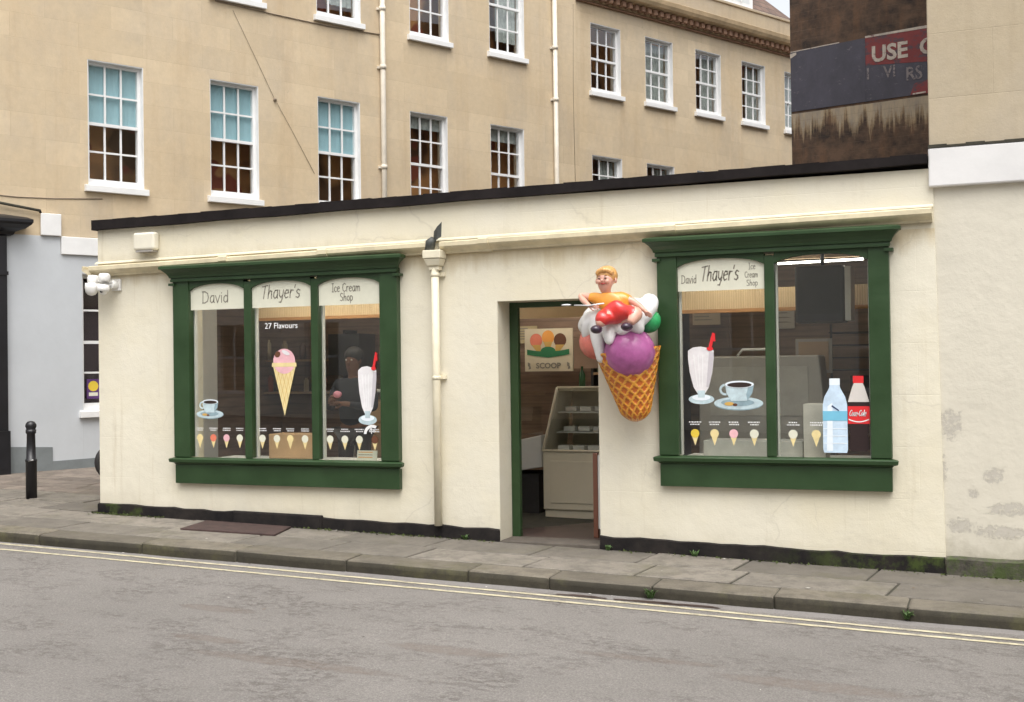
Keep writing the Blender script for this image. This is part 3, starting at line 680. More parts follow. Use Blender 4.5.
def text_mesh(name, s, mat, parent, x, z, h, y, sx=1.0, bold=0, shear=0, align='LEFT', rotz=0, local=None):
    cu = bpy.data.curves.new('t', 'FONT'); cu.body = s; cu.size = h * 1.38; cu.offset = bold; cu.shear = shear; cu.align_x = align; cu.extrude = .001; cu.resolution_u = 3
    t = bpy.data.objects.new('t', cu); COL.objects.link(t)
    dg = bpy.context.evaluated_depsgraph_get(); me = bpy.data.meshes.new_from_object(t.evaluated_get(dg))
    bpy.data.objects.remove(t)
    off = OFF.get(parent.name, (0, 0, 0))
    for v in me.vertices:
        a, b, c = v.co; v.co = (x + a * sx - off[0], y - c - off[1], z + b - off[2])
    me.name = name; me.materials.clear(); me.materials.append(mat)
    o = bpy.data.objects.new(name, me); COL.objects.link(o); o.parent = parent; OFF[o.name] = off; return o
def ell(cx, cz, rx, rz, n=20, a0=0, a1=2 * pi, tilt=0):
    full = abs(a1 - a0 - 2 * pi) < 1e-6
    out = []
    for k in range(n + (0 if full else 1)):
        t = a0 + (a1 - a0) * k / n; a, b = rx * cos(t), rz * sin(t)
        out.append((cx + a * cos(tilt) - b * sin(tilt), cz + a * sin(tilt) + b * cos(tilt)))
    return out
def poly(m, pts, y, mi): m.face([(x, y, z) for x, z in pts], mi)

SY = -.030      # pane plane
def wafer(m, cx, z0, z1, w0, y, top='pink', scale=1.0):
    poly(m, [(cx, z0), (cx + w0, z1), (cx - w0, z1)], y, ii('yellow'))
def s_cone_small(cx, cz, kind):
    m = MB(); y = SY - .006
    poly(m, [(cx, cz - .085), (cx + .034, cz + .014), (cx - .034, cz + .014)], y, ii('yellow'))
    poly(m, ell(cx, cz + .020, .038, .038, 14), y - .001, ii(kind))
    # the flavour caption: two rows of tiny illegible white lettering
    for zz, wd in ((cz + .118, U(.035, .055)), (cz + .098, U(.03, .05))):
        x = cx - wd
        while x < cx + wd:
            q = U(.006, .012); m.face([(x, y, zz - .005), (x + q, y, zz - .005), (x + q, y, zz + .005), (x, y, zz + .005)], ii('white')); x += q + .005
    return m
def s_cup(cx, cz, s):
    m = MB(); y = SY - .006
    poly(m, ell(cx - .012 * s, cz - .19 * s, .5 * s, .135 * s, 28), y, ii('china2'))
    poly(m, ell(cx - .012 * s, cz - .175 * s, .5 * s, .128 * s, 28), y - .001, ii('china'))
    poly(m, ell(cx - .03 * s, cz - .165 * s, .34 * s, .075 * s, 24), y - .002, ii('china2'))
    poly(m, ell(cx - .2 * s, cz - .19 * s, .10 * s, .04 * s, 12), y - .003, ii('wafer2'))
    poly(m, ell(cx - .08 * s, cz - .21 * s, .05 * s, .03 * s, 12), y - .003, ii('choc'))
    for k in range(10):   # handle
        t0, t1 = pi * .55 + pi * 1.0 * k / 10, pi * .55 + pi * 1.0 * (k + 1) / 10
        a, b, c, d = .13 * s, .085 * s, .12 * s, .075 * s
        hx_, hz_ = cx - .27 * s, cz + .10 * s
        m.face([(hx_ + a * cos(t0), y - .003, hz_ + c * sin(t0)), (hx_ + b * cos(t0), y - .003, hz_ + d * sin(t0)), (hx_ + b * cos(t1), y - .003, hz_ + d * sin(t1)), (hx_ + a * cos(t1), y - .003, hz_ + c * sin(t1))], ii('china'))
    body = [(cx - .28 * s, cz + .2 * s), (cx - .25 * s, cz + .02 * s), (cx - .16 * s, cz - .13 * s), (cx + .16 * s, cz - .13 * s), (cx + .27 * s, cz + .02 * s), (cx + .31 * s, cz + .2 * s)]
    poly(m, body, y - .004, ii('china'))
    poly(m, [(cx + .17 * s, cz - .12 * s), (cx + .27 * s, cz + .02 * s), (cx + .31 * s, cz + .2 * s), (cx + .2 * s, cz + .18 * s), (cx + .15 * s, cz)], y - .005, ii('china2'))
    poly(m, ell(cx + .015 * s, cz + .205 * s, .295 * s, .075 * s, 24), y - .006, ii('water2')); poly(m, ell(cx + .015 * s, cz + .195 * s, .25 * s, .052 * s, 24), y - .007, ii('coffee'))
    return m
def s_shake(cx, z0, h, wd):
    m = MB(); y = SY - .006
    X = lambda a: cx + a * wd; Z = lambda b: z0 + b * h
    L = [(.5, .93), (.5, .78), (.44, .55), (.30, .30), (.16, .2)]
    pl = [(X(a), Z(b)) for a, b in L]; pr = [(X(-a), Z(b)) for a, b in reversed(L)]
    poly(m, pr + [(X(-.3), Z(.985)), (X(0), Z(1.0)), (X(.3), Z(.97))] + pl, y, ii('milk'))
    poly(m, [(X(.5), Z(.9)), (X(.32), Z(.9)), (X(.2), Z(.3)), (X(.3), Z(.3)), (X(.44), Z(.55)), (X(.5), Z(.78))], y - .001, ii('milk2'))
    for a in (-.3, -.12, .06): poly(m, [(X(a), Z(.86)), (X(a * .5), Z(.3)), (X(a * .5 + .025), Z(.3)), (X(a + .035), Z(.86))], y - .001, ii('white'))
    poly(m, ell(X(0), Z(.09), .5 * wd, .085 * h, 22), y - .001, ii('china')); poly(m, ell(X(0), Z(.12), .36 * wd, .05 * h, 18), y - .002, ii('water2'))
    poly(m, [(X(-.13), Z(.12)), (X(.13), Z(.12)), (X(.15), Z(.24)), (X(-.15), Z(.24))], y - .003, ii('china'))
    poly(m, [(X(.28), Z(.94)), (X(.40), Z(.93)), (X(.55), Z(1.18)), (X(.42), Z(1.18))], y - .004, ii('red')); poly(m, ell(X(.36), Z(.96), .13 * wd, .035 * h, 12), y - .005, ii('red'))
    poly(m, [(X(.40), Z(1.1)), (X(.58), Z(1.08)), (X(.56), Z(1.22)), (X(.46), Z(1.24))], y - .005, ii('red'))
    return m
def shop_window(x0, x1, zsill, ztop, lights, boardz, signs):
    """timber shop window: jambs, mullions, arched heads, cornice, sill and stall board"""
    m = MB(); yf = -.075
    gx0, gx1 = lights[0][0], lights[-1][1]
    m.box(x0, gx0, yf, .02, zsill + .0005, ztop - .0005); m.box(gx1, x1, yf, .02, zsill + .0005, ztop - .0005)
    for (a, b), (c, d) in zip(lights, lights[1:]): m.box(b, c, -.062, .02, zsill + .001, ztop - .03)
    for a, b in lights:      # arched head
        n = 12; cx, hw = (a + b) / 2, (b - a) / 2; spring, crown = ztop - .125, ztop - .035
        def arch(x): return spring + (crown - spring) * math.sqrt(max(0, 1 - ((x - cx) / (hw * 1.04)) ** 2)) ** 1.0
        for k in range(n):
            p, q = a + (b - a) * k / n, a + (b - a) * (k + 1) / n
            m.face([(p, -.062, arch(p)), (q, -.062, arch(q)), (q, -.062, ztop), (p, -.062, ztop)]); m.face([(p, -.062, arch(p)), (p, .02, arch(p)), (q, .02, arch(q)), (q, -.062, arch(q))])
            m.face([(q, .02, arch(q)), (p, .02, arch(p)), (p, .02, ztop), (q, .02, ztop)])
    m.box(x0 + .002, x1 - .002, -.073, .018, ztop, ztop + .04)
    fr = m.build('shop_window', M['green'], shop, bevel=.006)
    m = MB(); zc = ztop + .001
    m.loft(x0, x1, -.076, [(.0, zc), (.012, zc), (.012, zc + .03), (.024, zc + .034), (.03, zc + .055), (.05, zc + .085), (.085, zc + .118), (.10, zc + .122), (.10, zc + .148), (.08, zc + .158), (.0, zc + .172)])
    m.box(x0 - .01, x1 + .01, -.10, -.0765, zc - .006, zc + .018)
    for xx in (x0, x1): m.box(xx - .035, xx + .035, -.10, -.004, zc - .045, zc - .02)
    m.build('cornice', M['green'], fr, bevel=.003)
    m = MB(); m.loft(x0, x1, -.055, [(.0, zsill - .075), (.012, zsill - .06), (.045, zsill - .05), (.05, zsill - .02), (.04, zsill - .012), (-.01, zsill)])
    m.build('sill', M['green'], fr, bevel=.003)
    m = MB(); m.box(x0 + .002, x1 - .002, -.06, .0, boardz, zsill - .076); m.build('stall_board', M['green'], fr, bevel=.004)
    for (a, b), sg in zip(lights, signs):
        m = MB(); m.box(a, b, SY, SY + .004, zsill + .001, ztop - .03); m.build('pane', M['glass'], fr)
        # pale inner lining
        m = MB(); m.box(a - .02, a + .012, .022, .06, zsill, ztop - .04); m.box(b - .012, b + .02, .022, .06, zsill, ztop - .04); m.build('inner_lining', M['offwhite'], fr)
        if sg is None: continue
        zb, lines = sg
        n = 12; cx, hw = (a + b) / 2, (b - a) / 2; spring, crown = ztop - .125, ztop - .035
        m = MB(); pts = [(a + .003, zb), (b - .003, zb)]
        for k in range(n + 1):
            x = b - .003 - (b - a - .006) * k / n; pts.append((x, spring + (crown - spring) * math.sqrt(max(0, 1 - ((x - cx) / (hw * 1.04)) ** 2)) - .002))
        m.prism(pts, SY - .006, SY - .003, ii('cream'))
        compact(m.build('sign_panel', IM, fr))
        m = MB()
        for (txt, tx, tz, h, wd, sx, slant) in lines:
            stroke(m, txt, tx, tz, h, wd, SY - .0075, ii('grey'), sx, slant)
        compact(m.build('lettering', IM, fr))
    return fr
LL = [(-7.705, -7.04), (-6.955, -6.26), (-6.18, -5.49)]
fL = shop_window(-7.90, -5.30, .645, 2.455, LL, .375, [
    (2.155, [('David', -7.56, 2.225, .115, .013, 1.0, .02)]),
    (2.155, [("Thayer's", -6.845, 2.245, .128, .014, .86, .10)]),
    (2.155, [('Ice Cream', -6.03, 2.285, .08, .010, .80, .0), ('Shop', -5.94, 2.195, .075, .010, .80, 0)])])
fL['label'] = 'green three-light shop window with a cup, a cone and a milkshake on its panes'
LR = [(-2.575, -1.822), (-1.738, -.975)]
fR = shop_window(-2.75, -.81, .745, 2.475, LR, .475, [
    (2.165, [('David', -2.54, 2.235, .068, .008, .68, .02), ("Thayer's", -2.37, 2.25, .125, .014, .62, .12), ('Ice', -1.955, 2.335, .052, .006, .8, 0), ('Cream', -1.99, 2.265, .050, .006, .72, 0), ('Shop', -1.975, 2.195, .050, .006, .8, 0)]),
    None])
fR['label'] = 'green two-light shop window with bottles, a cup and a milkshake on its panes'
def st(m, name, fr): return compact(m.build(name, IM, fr))
st(s_cup(-7.475, 1.145, .33), 'cup_sticker', fL)
# big cone
m = MB(); y = SY - .006; cx, cz = -6.585, 1.57
poly(m, [(cx - .135, cz + .01), (cx, cz - .50), (cx + .135, cz + .01)], y, ii('yellow'))
A0, B0, C0 = Vector((cx - .135, cz + .01)), Vector((cx + .135, cz + .01)), Vector((cx, cz - .50))
for k in range(1, 6):
    t = k / 6
    for P_0, P_1 in ((A0.lerp(B0, t), C0.lerp(B0, t)), (A0.lerp(B0, t), C0.lerp(A0, 1 - t))):
        d_ = (P_1 - P_0).normalized(); n_ = Vector((-d_.y, d_.x)) * .0018
        poly(m, [tuple(P_0 - n_), tuple(P_1 - n_), tuple(P_1 + n_), tuple(P_0 + n_)], y - .0008, ii('wafer2'))
poly(m, ell(cx, cz + .045, .128, .125, 26), y - .001, ii('pink')); poly(m, [(cx - .145, cz - .01), (cx + .145, cz - .01), (cx + .14, cz + .03), (cx - .14, cz + .03)], y - .002, ii('yellow'))
poly(m, ell(cx - .075, cz + .115, .035, .03, 10, tilt=.6), y - .003, ii('choc')); poly(m, ell(cx + .02, cz + .13, .05, .02, 10, tilt=-.4), y - .003, ii('milk'))
st(m, 'cone_sticker', fL)
st(s_shake(-5.65, .985, .57, .20), 'milkshake_sticker', fL)
kinds = ['yellow', 'salmon', 'pink', 'cream', 'cream', 'cream', 'yellow', 'cream', 'cream', 'cream', 'cream', 'choc']
for k, (cx, kd) in enumerate(zip([-7.605, -7.44, -7.28, -7.12, -6.85, -6.68, -6.525, -6.355, -6.07, -5.905, -5.745, -5.575], kinds)):
    q = s_cone_small(cx, .825, kd)
    st(q, 'small_cone_sticker', fL)
for cx, kd in zip([-2.44, -2.27, -2.105, -1.93, -1.605, -1.415], ['yel', 'yellow', 'pink', 'cream', 'cream', 'yellow']): st(s_cone_small(cx, .915, kd), 'small_cone_sticker', fR)
text_mesh('lettering', '27 Flavours', I['white'], fL, -6.81, 1.943, .060, SY - .006, 1.0, 0)
m = MB()
for k in range(9):   # arched badge with '4+'
    t0, t1 = pi - pi * k / 9, pi - pi * (k + 1) / 9
    if k > 5: break
    m.face([(-5.60 + .095 * cos(t0), SY - .006, .90 + .09 * sin(t0)), (-5.60 + .065 * cos(t0), SY - .006, .90 + .06 * sin(t0)), (-5.60 + .065 * cos(t1), SY - .006, .90 + .06 * sin(t1)), (-5.60 + .095 * cos(t1), SY - .006, .90 + .09 * sin(t1))], ii('white'))
stroke(m, '4+', -5.635, .905, .06, .012, SY - .008, ii('white'), 1, 0); st(m, 'badge_sticker', fL)
st(s_shake(-2.38, 1.185, .50, .225), 'milkshake_sticker', fR)
st(s_cup(-2.055, 1.27, .42), 'cup_sticker', fR)
# bottles
m = MB(); y = SY - .006; cx = -1.26
sil = [(-.092, .0), (.092, .0), (.1, .03), (.098, .40), (.085, .46), (.045, .535), (.04, .56), (-.04, .56), (-.045, .535), (-.085, .46), (-.098, .40), (-.1, .03)]
poly(m, [(cx + a, .785 + b) for a, b in sil], y, ii('water')); poly(m, [(cx - .07, .80), (cx - .02, .80), (cx - .02, 1.20), (cx - .06, 1.17)], y - .001, ii('water2'))
poly(m, [(cx - .042, .785 + .56), (cx + .042, .785 + .56), (cx + .042, .785 + .615), (cx - .042, .785 + .615)], y, ii('water2'))
poly(m, [(cx - .099, 1.05), (cx + .099, 1.05), (cx + .099, 1.13), (cx - .099, 1.13)], y - .002, ii('blue')); poly(m, [(cx - .03, 1.17), (cx + .03, 1.13), (cx + .035, 1.137), (cx - .02, 1.178)], y - .003, ii('navy'))
for z_ in (.86, .92, .98): poly(m, [(cx - .096, z_), (cx + .096, z_), (cx + .096, z_ + .007), (cx - .096, z_ + .007)], y - .0015, ii('water2'))
o = st(m, 'bottle_sticker', fR); o['label'] = 'pale blue water bottle'
m = MB(); cx = -1.07; zb = .80
sil = [(-.082, .02), (-.06, .0), (.06, .0), (.082, .02), (.07, .14), (.085, .24), (.086, .40), (.05, .52), (.035, .56), (-.035, .56), (-.05, .52), (-.086, .40), (-.085, .24), (-.07, .14)]
poly(m, [(cx + a, zb + b) for a, b in sil], y, ii('cola')); poly(m, [(cx - .0855, zb + .405), (cx + .0855, zb + .405), (cx + .05, zb + .525), (cx + .035, zb + .56), (cx - .035, zb + .56), (cx - .05, zb + .525)], y - .001, ii('clear'))
poly(m, [(cx - .042, zb + .56), (cx + .042, zb + .56), (cx + .042, zb + .62), (cx - .042, zb + .62)], y - .001, ii('red'))
poly(m, [(cx - .087, zb + .225), (cx + .087, zb + .225), (cx + .087, zb + .37), (cx - .087, zb + .37)], y - .002, ii('red'))
stroke(m, 'Coca-Cola', cx - .078, zb + .29, .048, .0075, y - .004, ii('white'), .55, .25)
for k in range(8): 
    a, b = -.08 + .02 * k, -.08 + .02 * (k + 1); f = lambda t: zb + .262 - .02 * sin((t + .08) / .16 * pi)
    poly(m, [(cx + a, f(a) - .005), (cx + b, f(b) - .005), (cx + b, f(b) + .004), (cx + a, f(a) + .004)], y - .004, ii('white'))
o = st(m, 'bottle_sticker', fR); o['label'] = 'dark cola bottle with a red cap and red label'

# the joinery stands proud of the wall: set it out from its own front plane
def proud(o, k):
    for v in o.data.vertices: v.co.x = (v.co.x - 4.6) * k + 4.6; v.co.z = 1.551 + (v.co.z - 1.551) * k
    for c in o.children: proud(c, k)
proud(fL, .9935); proud(fR, .9935)
# doorway
m = MB(); y0, y1 = .285, .345
m.box(DX0 + .002, DX0 + .085, y0, y1, -.14, DZ1 - .001); m.box(DX1 - .05, DX1 - .002, y0, y1, -.14, DZ1 - .001); m.box(DX0 + .086, DX1 - .051, y0, y1, DZ1 - .05, DZ1 - .002)
fr = m.build('door_frame', M['green'], shop, bevel=.004)
# inward-opened door leaf standing along the left
m = MB()
dx = DX0 - .86
m.box(dx, DX0 - .01, .36, .405, -.05, 2.06); dr = m.build('door', M['green'], shop, bevel=.004)
m = MB(); m.tube([(dx + .06, .405, .98), (dx + .06, .45, .98), (dx + .17, .45, .98)], .009, n=8); m.build('handle', M['aluminium'], dr)
m = MB(); m.box(DX0 + .002, DX1 - .002, -.03, .30, -.14, -.062); m.build('threshold', simple('worn_step', (.10, .085, .07), .8, .3, 6, .3), shop, bevel=.006)
# interior shell
m = MB(); m.box(SX0 + .305, SX1 - .33, .302, 4.49, -.35, -.064); m.build('interior_floor', M['floor_in'], shop)
m = MB(); m.box(SX0 + .305, SX1 - .33, .302, 4.49, 2.60, 2.65); m.build('ceiling', M['ceil'], shop)
IB = 3.0
m = MB(); m.box(SX0 + .306, SX1 - .33, IB, IB + .05, -.063, 2.598); m.box(SX1 - .36, SX1 - .335, .303, IB - .002, -.063, 2.598); m.box(SX0 + .306, SX0 + .33, .303, IB - .002, -.063, 2.598); m.build('interior_wall', M['panel'], shop)
# bamboo pelmet inside the right window, and inside the left
for a, b, zt, zb_ in ((-3.02, -.83, 2.25, 2.025), (-7.9, -5.72, 2.25, 2.08)):
    m = MB(); m.box(a, b, 1.30, 1.33, zb_ + .035, zt); p = m.build('pelmet', M['kraft'], shop)
    m = MB(); m.box(a, b, 1.292, 1.335, zb_, zb_ + .034); m.build('pelmet_rail', M['orange_edge'], p)

# ------------------------------------------------------------------ things inside the shop
def thing1(mb, name, mats, label, cat, bevel=.004, group=None):
    o = mb.build(name, mats, bevel=bevel); return tag(o, label, cat, group)
# display freezer seen through the door
fz = thing('display_freezer', 'cream display freezer with a slanted glass front standing inside the doorway', 'freezer', (-4.1, 1.6, -.064))
m = MB(); m.box(-4.44, -3.45, 1.60, 2.35, .03, .64); m.box(-4.43, -3.46, 1.62, 2.33, -.06, .03); m.build('body', M['beige'], fz, bevel=.008)
m = MB(); m.box(-4.36, -3.53, 1.592, 1.599, .10, .54); m.build('front_panel', M['beige'], fz, bevel=.004)
m = MB(); m.hexa([(-4.44, 1.60, .642), (-3.45, 1.60, .642), (-3.45, 2.35, .642), (-4.44, 2.35, .642)], [(-4.36, 1.85, 1.29), (-3.45, 1.85, 1.29), (-3.45, 2.35, 1.29), (-4.36, 2.35, 1.29)])
gl = m.build('glass_case', M['glass'], fz)
m = MB()
for (a, b) in (((-4.44, 1.597, .64), (-4.36, 1.847, 1.30)), ((-3.46, 1.597, .64), (-3.46, 1.847, 1.30)), ((-4.36, 1.85, 1.30), (-3.45, 1.85, 1.30)), ((-4.44, 1.6, .645), (-3.45, 1.6, .645))): m.tube([a, b], .014, n=6)
m.build('case_frame', M['beige'], fz)
m = MB(); m.box(-4.35, -3.46, 2.30, 2.345, .645, 1.28); m.box(-4.345, -3.47, 1.86, 2.30, 1.265, 1.292); m.build('back_panel', M['beige'], fz)
m = MB(); m.hexa([(-4.435, 1.61, .645), (-4.42, 1.61, .645), (-4.42, 2.30, .645), (-4.435, 2.30, .645)], [(-4.36, 1.86, 1.27), (-4.345, 1.86, 1.27), (-4.345, 2.30, 1.27), (-4.36, 2.30, 1.27)]); m.build('end_panel', simple('frosted_panel', (.45, .42, .35), .4), fz)
for z_ in (.82, 1.03):
    m = MB(); m.box(-4.36, -3.5, 1.78 + (z_ - .7) * .25, 2.3, z_, z_ + .012); m.build('shelf', M['greyfridge'], fz)
for k in range(5):
    for z_, yy in ((.645, 1.68), (.835, 1.87), (1.045, 1.93)):
        m = MB(); m.box(-4.30 + k * .165, -4.18 + k * .165, yy, yy + .14, z_ + .004, z_ + .05); m.build('tray', M['greyfridge'], fz)
bo = thing1((lambda m: (m.lathe([(.035, 0), (.035, .14), (.012, .19), (.012, .23)], (-4.13, 2.0, 1.292), 12), m)[1])(MB()), 'bottle', simple('green_bottle', (.04, .12, .05), .2), 'small green bottle standing on top of the display freezer', 'bottle', 0)
m = MB(); m.hexa([(-4.98, 1.72, .38), (-4.50, 1.72, .46), (-4.50, 2.3, .46), (-4.98, 2.3, .38)], [(-4.98, 1.72, .70), (-4.50, 1.72, .80), (-4.50, 2.3, .80), (-4.98, 2.3, .70)]);
ct = thing('serving_counter', 'pale grey serving counter with a curved glass guard left of the display freezer', 'counter', (-4.75, 1.9, -.064))
m.build('top', M['greyfridge'], ct, bevel=.01)
m = MB(); m.box(-4.96, -4.56, 1.78, 2.28, -.064, .38); m.build('base', M['dark'], ct)
m = MB()
pts = [(1.78, .80), (1.72, .95), (1.74, 1.1), (1.82, 1.22), (1.95, 1.28)]
for (a, b), (c, d) in zip(pts, pts[1:]): m.face([(-4.98, a, b), (-4.5, a, b), (-4.5, c, d), (-4.98, c, d)])
m.build('glass_guard', M['glass'], ct)
# SCOOP notice
sn = thing('menu_sign', 'cream hanging sign with three ice cream cones and the word SCOOP', 'sign', (-4.73, 2.6, 1.47))
m = MB(); m.box(-5.02, -4.44, 2.6, 2.62, 1.47, 1.955); m.build('board', ink('cream_card', (.70, .62, .46)), sn)
m = MB(); y = 2.597
for cx, cz, k, tl in ((-4.88, 1.82, 'salmon', .3), (-4.735, 1.855, 'orange', 0), (-4.59, 1.82, 'choc', -.3)):
    poly(m, ell(cx, cz, .075, .08, 18), y, ii(k)); poly(m, [(cx + tl * .2 - .0, cz - .19), (cx + .055, cz - .05), (cx - .055, cz - .05)], y - .001, ii('wafer2'))
poly(m, [(-4.99, 1.66), (-4.90, 1.645), (-4.735, 1.625), (-4.57, 1.645), (-4.48, 1.66), (-4.48, 1.72), (-4.57, 1.705), (-4.735, 1.69), (-4.90, 1.705), (-4.99, 1.72)], y - .003, ii('green'))
poly(m, ell(-4.735, 1.70, .09, .05, 16), y - .002, ii('green'))
for xx in (-4.985, -4.51): poly(m, [(xx, 1.53), (xx + .03, 1.51), (xx + .03, 1.56), (xx, 1.575)], y, ii('grey')); poly(m, [(xx + .01, 1.49), (xx + .04, 1.50), (xx + .035, 1.53), (xx + .012, 1.515)], y, ii('grey'))
compact(m.build('picture', IM, sn))
text_mesh('lettering', 'SCOOP', I['grey'], sn, -4.735, 1.505, .062, 2.596, 1.05, .003, align='CENTER')
nb = MB(); nb.box(-4.22, -3.86, 2.0, 2.012, 1.50, 1.83); o = thing1(nb, 'price_list', ink('price_card', (.48, .33, .24)), 'buff price list on the back wall behind the giant cone', 'notice', 0)
m = MB()
for k in range(7): m.face([(-4.20, 1.997, 1.78 - k * .038), (-4.20 + U(.18, .3), 1.997, 1.78 - k * .038), (-4.0, 1.997, 1.785 - k * .038), (-4.20, 1.997, 1.785 - k * .038)])
nd = MB()
m = MB(); m.box(-4.92, -3.4, 2.0, 2.03, 2.05, 2.215); o = thing1(m, 'lightbox_strip', ink('kraft_strip', (.62, .45, .25)), 'long kraft header board high behind the doorway', 'sign board', 0)
# orange-edged board by the right jamb
ab = thing('notice_board', 'white notice board with an orange wooden edge leaning just inside the door', 'notice board', (-3.4, .45, -.064))
m = MB(); m.box(-3.455, -3.38, .42, .445, .02, .70); m.build('panel', M['offwhite'], ab)
m = MB(); m.box(-3.50, -3.456, .41, .45, -.062, .72); m.build('edge', M['orange_red'], ab, bevel=.003)
for k, (x, y, z, w_, h_, lab) in enumerate(((-3.05, 2.55, 1.95, .3, .22, 'long buff notice high behind the milkshake sticker'), (-2.25, 2.95, 1.9, .22, .3, 'upright pale notice on the back wall behind the right window'), (-5.9, 2.95, 1.55, .25, .34, 'pale poster on the back wall beside the standing person'), (-6.9, 2.95, 1.7, .5, .25, 'wide pale poster on the back wall behind the giant cone sticker'), (-5.3, 2.95, 1.8, .3, .2, 'small menu card left of the word SCOOP'))):
    m = MB(); m.box(x, x + w_, y, y + .012, z, z + h_); t = thing('wall_notice', lab, 'notice', (x + w_ / 2, y, z)); m.build('sheet', ink('notice_sheet_%d' % k, ((.50, .40, .28), (.55, .50, .42), (.45, .30, .25), (.50, .46, .38), (.55, .45, .25))[k]), t)
    m = MB()
    for q in range(5):
        zz = z + h_ - .035 - q * (h_ - .05) / 5; m.face([(x + .02, y - .002, zz), (x + w_ * U(.6, .93), y - .002, zz), (x + w_ * .6, y - .002, zz + .012), (x + .02, y - .002, zz + .012)])
    m.build('print', I['grey'], t)
# left window interior
m = MB(); m.box(-8.50, -8.11, .62, 1.05, -.063, 2.30); o = thing('upright_fridge', 'tall pale grey fridge behind the pane lettered David', 'fridge', (-8.3, .83, -.063))
m.build('cabinet', M['greyfridge'], o, bevel=.02)
m = MB(); m.tube([(-8.16, .60, 1.0), (-8.16, .585, 1.05), (-8.16, .585, 1.6), (-8.16, .60, 1.65)], .01, n=6); m.build('handle', M['aluminium'], o)
m = MB(); m.box(-6.98, -6.46, .34, .62, .62, .87); thing1(m, 'cardboard_box', M['card'], 'tan cardboard box on the shelf below the giant cone sticker', 'box')
for a, b, l in ((-7.62, -5.5, 'left'), (-2.6, -.95, 'right')):
    zz = .62 if l == 'left' else .72
    m = MB(); m.box(a, b, .303, .66, zz - .04, zz - .003); m.build('window_shelf', M['offwhite'], shop)
m = MB(); m.box(-7.2, -6.5, 2.2, 2.8, .9, 1.15); m.box(-7.15, -6.55, 2.2, 2.75, -.063, .898); thing1(m, 'back_counter', M['card'], 'brown back counter deep in the shop behind the left window', 'counter')
m = MB(); m.box(-6.7, -6.15, 1.35, 1.6, 1.27, 1.30); m.box(-6.68, -6.64, 1.4, 1.55, -.063, 1.268); m.box(-6.2, -6.16, 1.4, 1.55, -.063, 1.268); thing1(m, 'side_table', M['offwhite'], 'narrow pale shelf table behind the giant cone sticker', 'table')
m = MB(); m.box(-7.55, -7.12, 2.5, 2.9, 1.45, 1.95); thing1(m, 'wall_cupboard', M['dark'], 'dark cupboard on the back wall between fridge and centre pane', 'cupboard')
# card on sill
m = MB(); m.hexa([(-5.77, .02, .646), (-5.55, .02, .646), (-5.55, .025, .646), (-5.77, .025, .646)], [(-5.77, .035, .74), (-5.55, .035, .74), (-5.55, .04, .74), (-5.77, .04, .74)])
pc = thing('price_card', 'small cream and orange card propped on the sill below the milkshake in the left window', 'card', (-5.66, .03, .646)); m.build('card', I['cream'], pc)
m = MB()
for z_, mi in ((.72, ii('orange')), (.695, ii('grey')), (.672, ii('orange'))): m.face([(-5.755, .0185 + (z_ - .646) * .16, z_), (-5.60, .0185 + (z_ - .646) * .16, z_), (-5.60, .0195 + (z_ - .646) * .16, z_ + .008), (-5.755, .0195 + (z_ - .646) * .16, z_ + .008)], mi)
compact(m.build('print', IM, pc))
# right window interior
tv = thing('television', 'black boxy television with a pale side hung high in the right window', 'television', (-1.45, .8, 1.88))
m = MB(); m.box(-1.675, -1.245, .70, .98, 1.885, 2.395); m.build('casing', M['tvblack'], tv, bevel=.02)
m = MB(); m.box(-1.64, -1.28, .694, .699, 1.96, 2.36); m.build('screen', simple('screen_glass', (.01, .01, .012), .5, .0, bump=0), tv)
m = MB(); m.box(-1.242, -1.19, .70, .99, 1.90, 2.38); m.build('side_panel', M['greyfridge'], tv, bevel=.004)
m = MB(); m.tube([(-1.45, .85, 2.395), (-1.45, .85, 2.60)], .018, n=8); m.build('bracket', M['tvblack'], tv)
lf = thing('strip_light', 'lit fluorescent strip light on the ceiling of the right window', 'ceiling light', (-1.55, 1.2, 2.6))
m = MB(); m.box(-2.0, -1.10, 1.18, 1.23, 2.50, 2.598); m.build('housing', M['ceil'], lf)
m = MB(); m.tube([(-1.97, 1.205, 2.465), (-1.13, 1.205, 2.475)], .010, n=10); m.build('tube', emis('lit_tube', (1, .95, .86), 7), lf)
for q, (a, b, yy) in enumerate(((-7.4, -6.5, .62), (-4.9, -4.0, 2.205), (-6.3, -5.4, .62), (-2.75, -2.0, .62))):  # extra tubes added out of view to brighten the shop interior
    l2 = thing('strip_light', ['lit fluorescent strip light on the ceiling behind the pane lettered David', 'lit fluorescent strip light over the display freezer', 'lit fluorescent strip light on the ceiling over the person in the left window', 'lit fluorescent strip light hidden above the lettered panel of the right window'][q], 'ceiling light', (a + .45, yy, 2.6))
    m = MB(); m.box(a, b, yy - .03, yy + .03, 2.535, 2.598); m.build('housing', M['white'], l2)
    m = MB(); m.tube([(a + .03, yy, 2.515), (b - .03, yy, 2.515)], .016, n=10); m.build('tube', M['tube'], l2)
cb_ = thing('chiller_cabinet', 'large taupe backed chiller cabinet behind the right window', 'cabinet', (-2.05, 1.2, -.063))
m = MB(); m.hexa([(-2.62, .90, -.062), (-1.36, .90, -.062), (-1.36, 1.5, -.062), (-2.62, 1.5, -.062)], [(-2.60, .90, 1.60), (-1.50, .90, 1.60), (-1.50, 1.3, 1.60), (-2.60, 1.3, 1.60)]); m.build('casing', M['taupe'], cb_, bevel=.015)
m = MB(); m.box(-2.5, -1.6, .893, .898, 1.05, 1.5); m.build('back_panel', simple('taupe_panel', (.38, .36, .33), .5), cb_, bevel=.002)
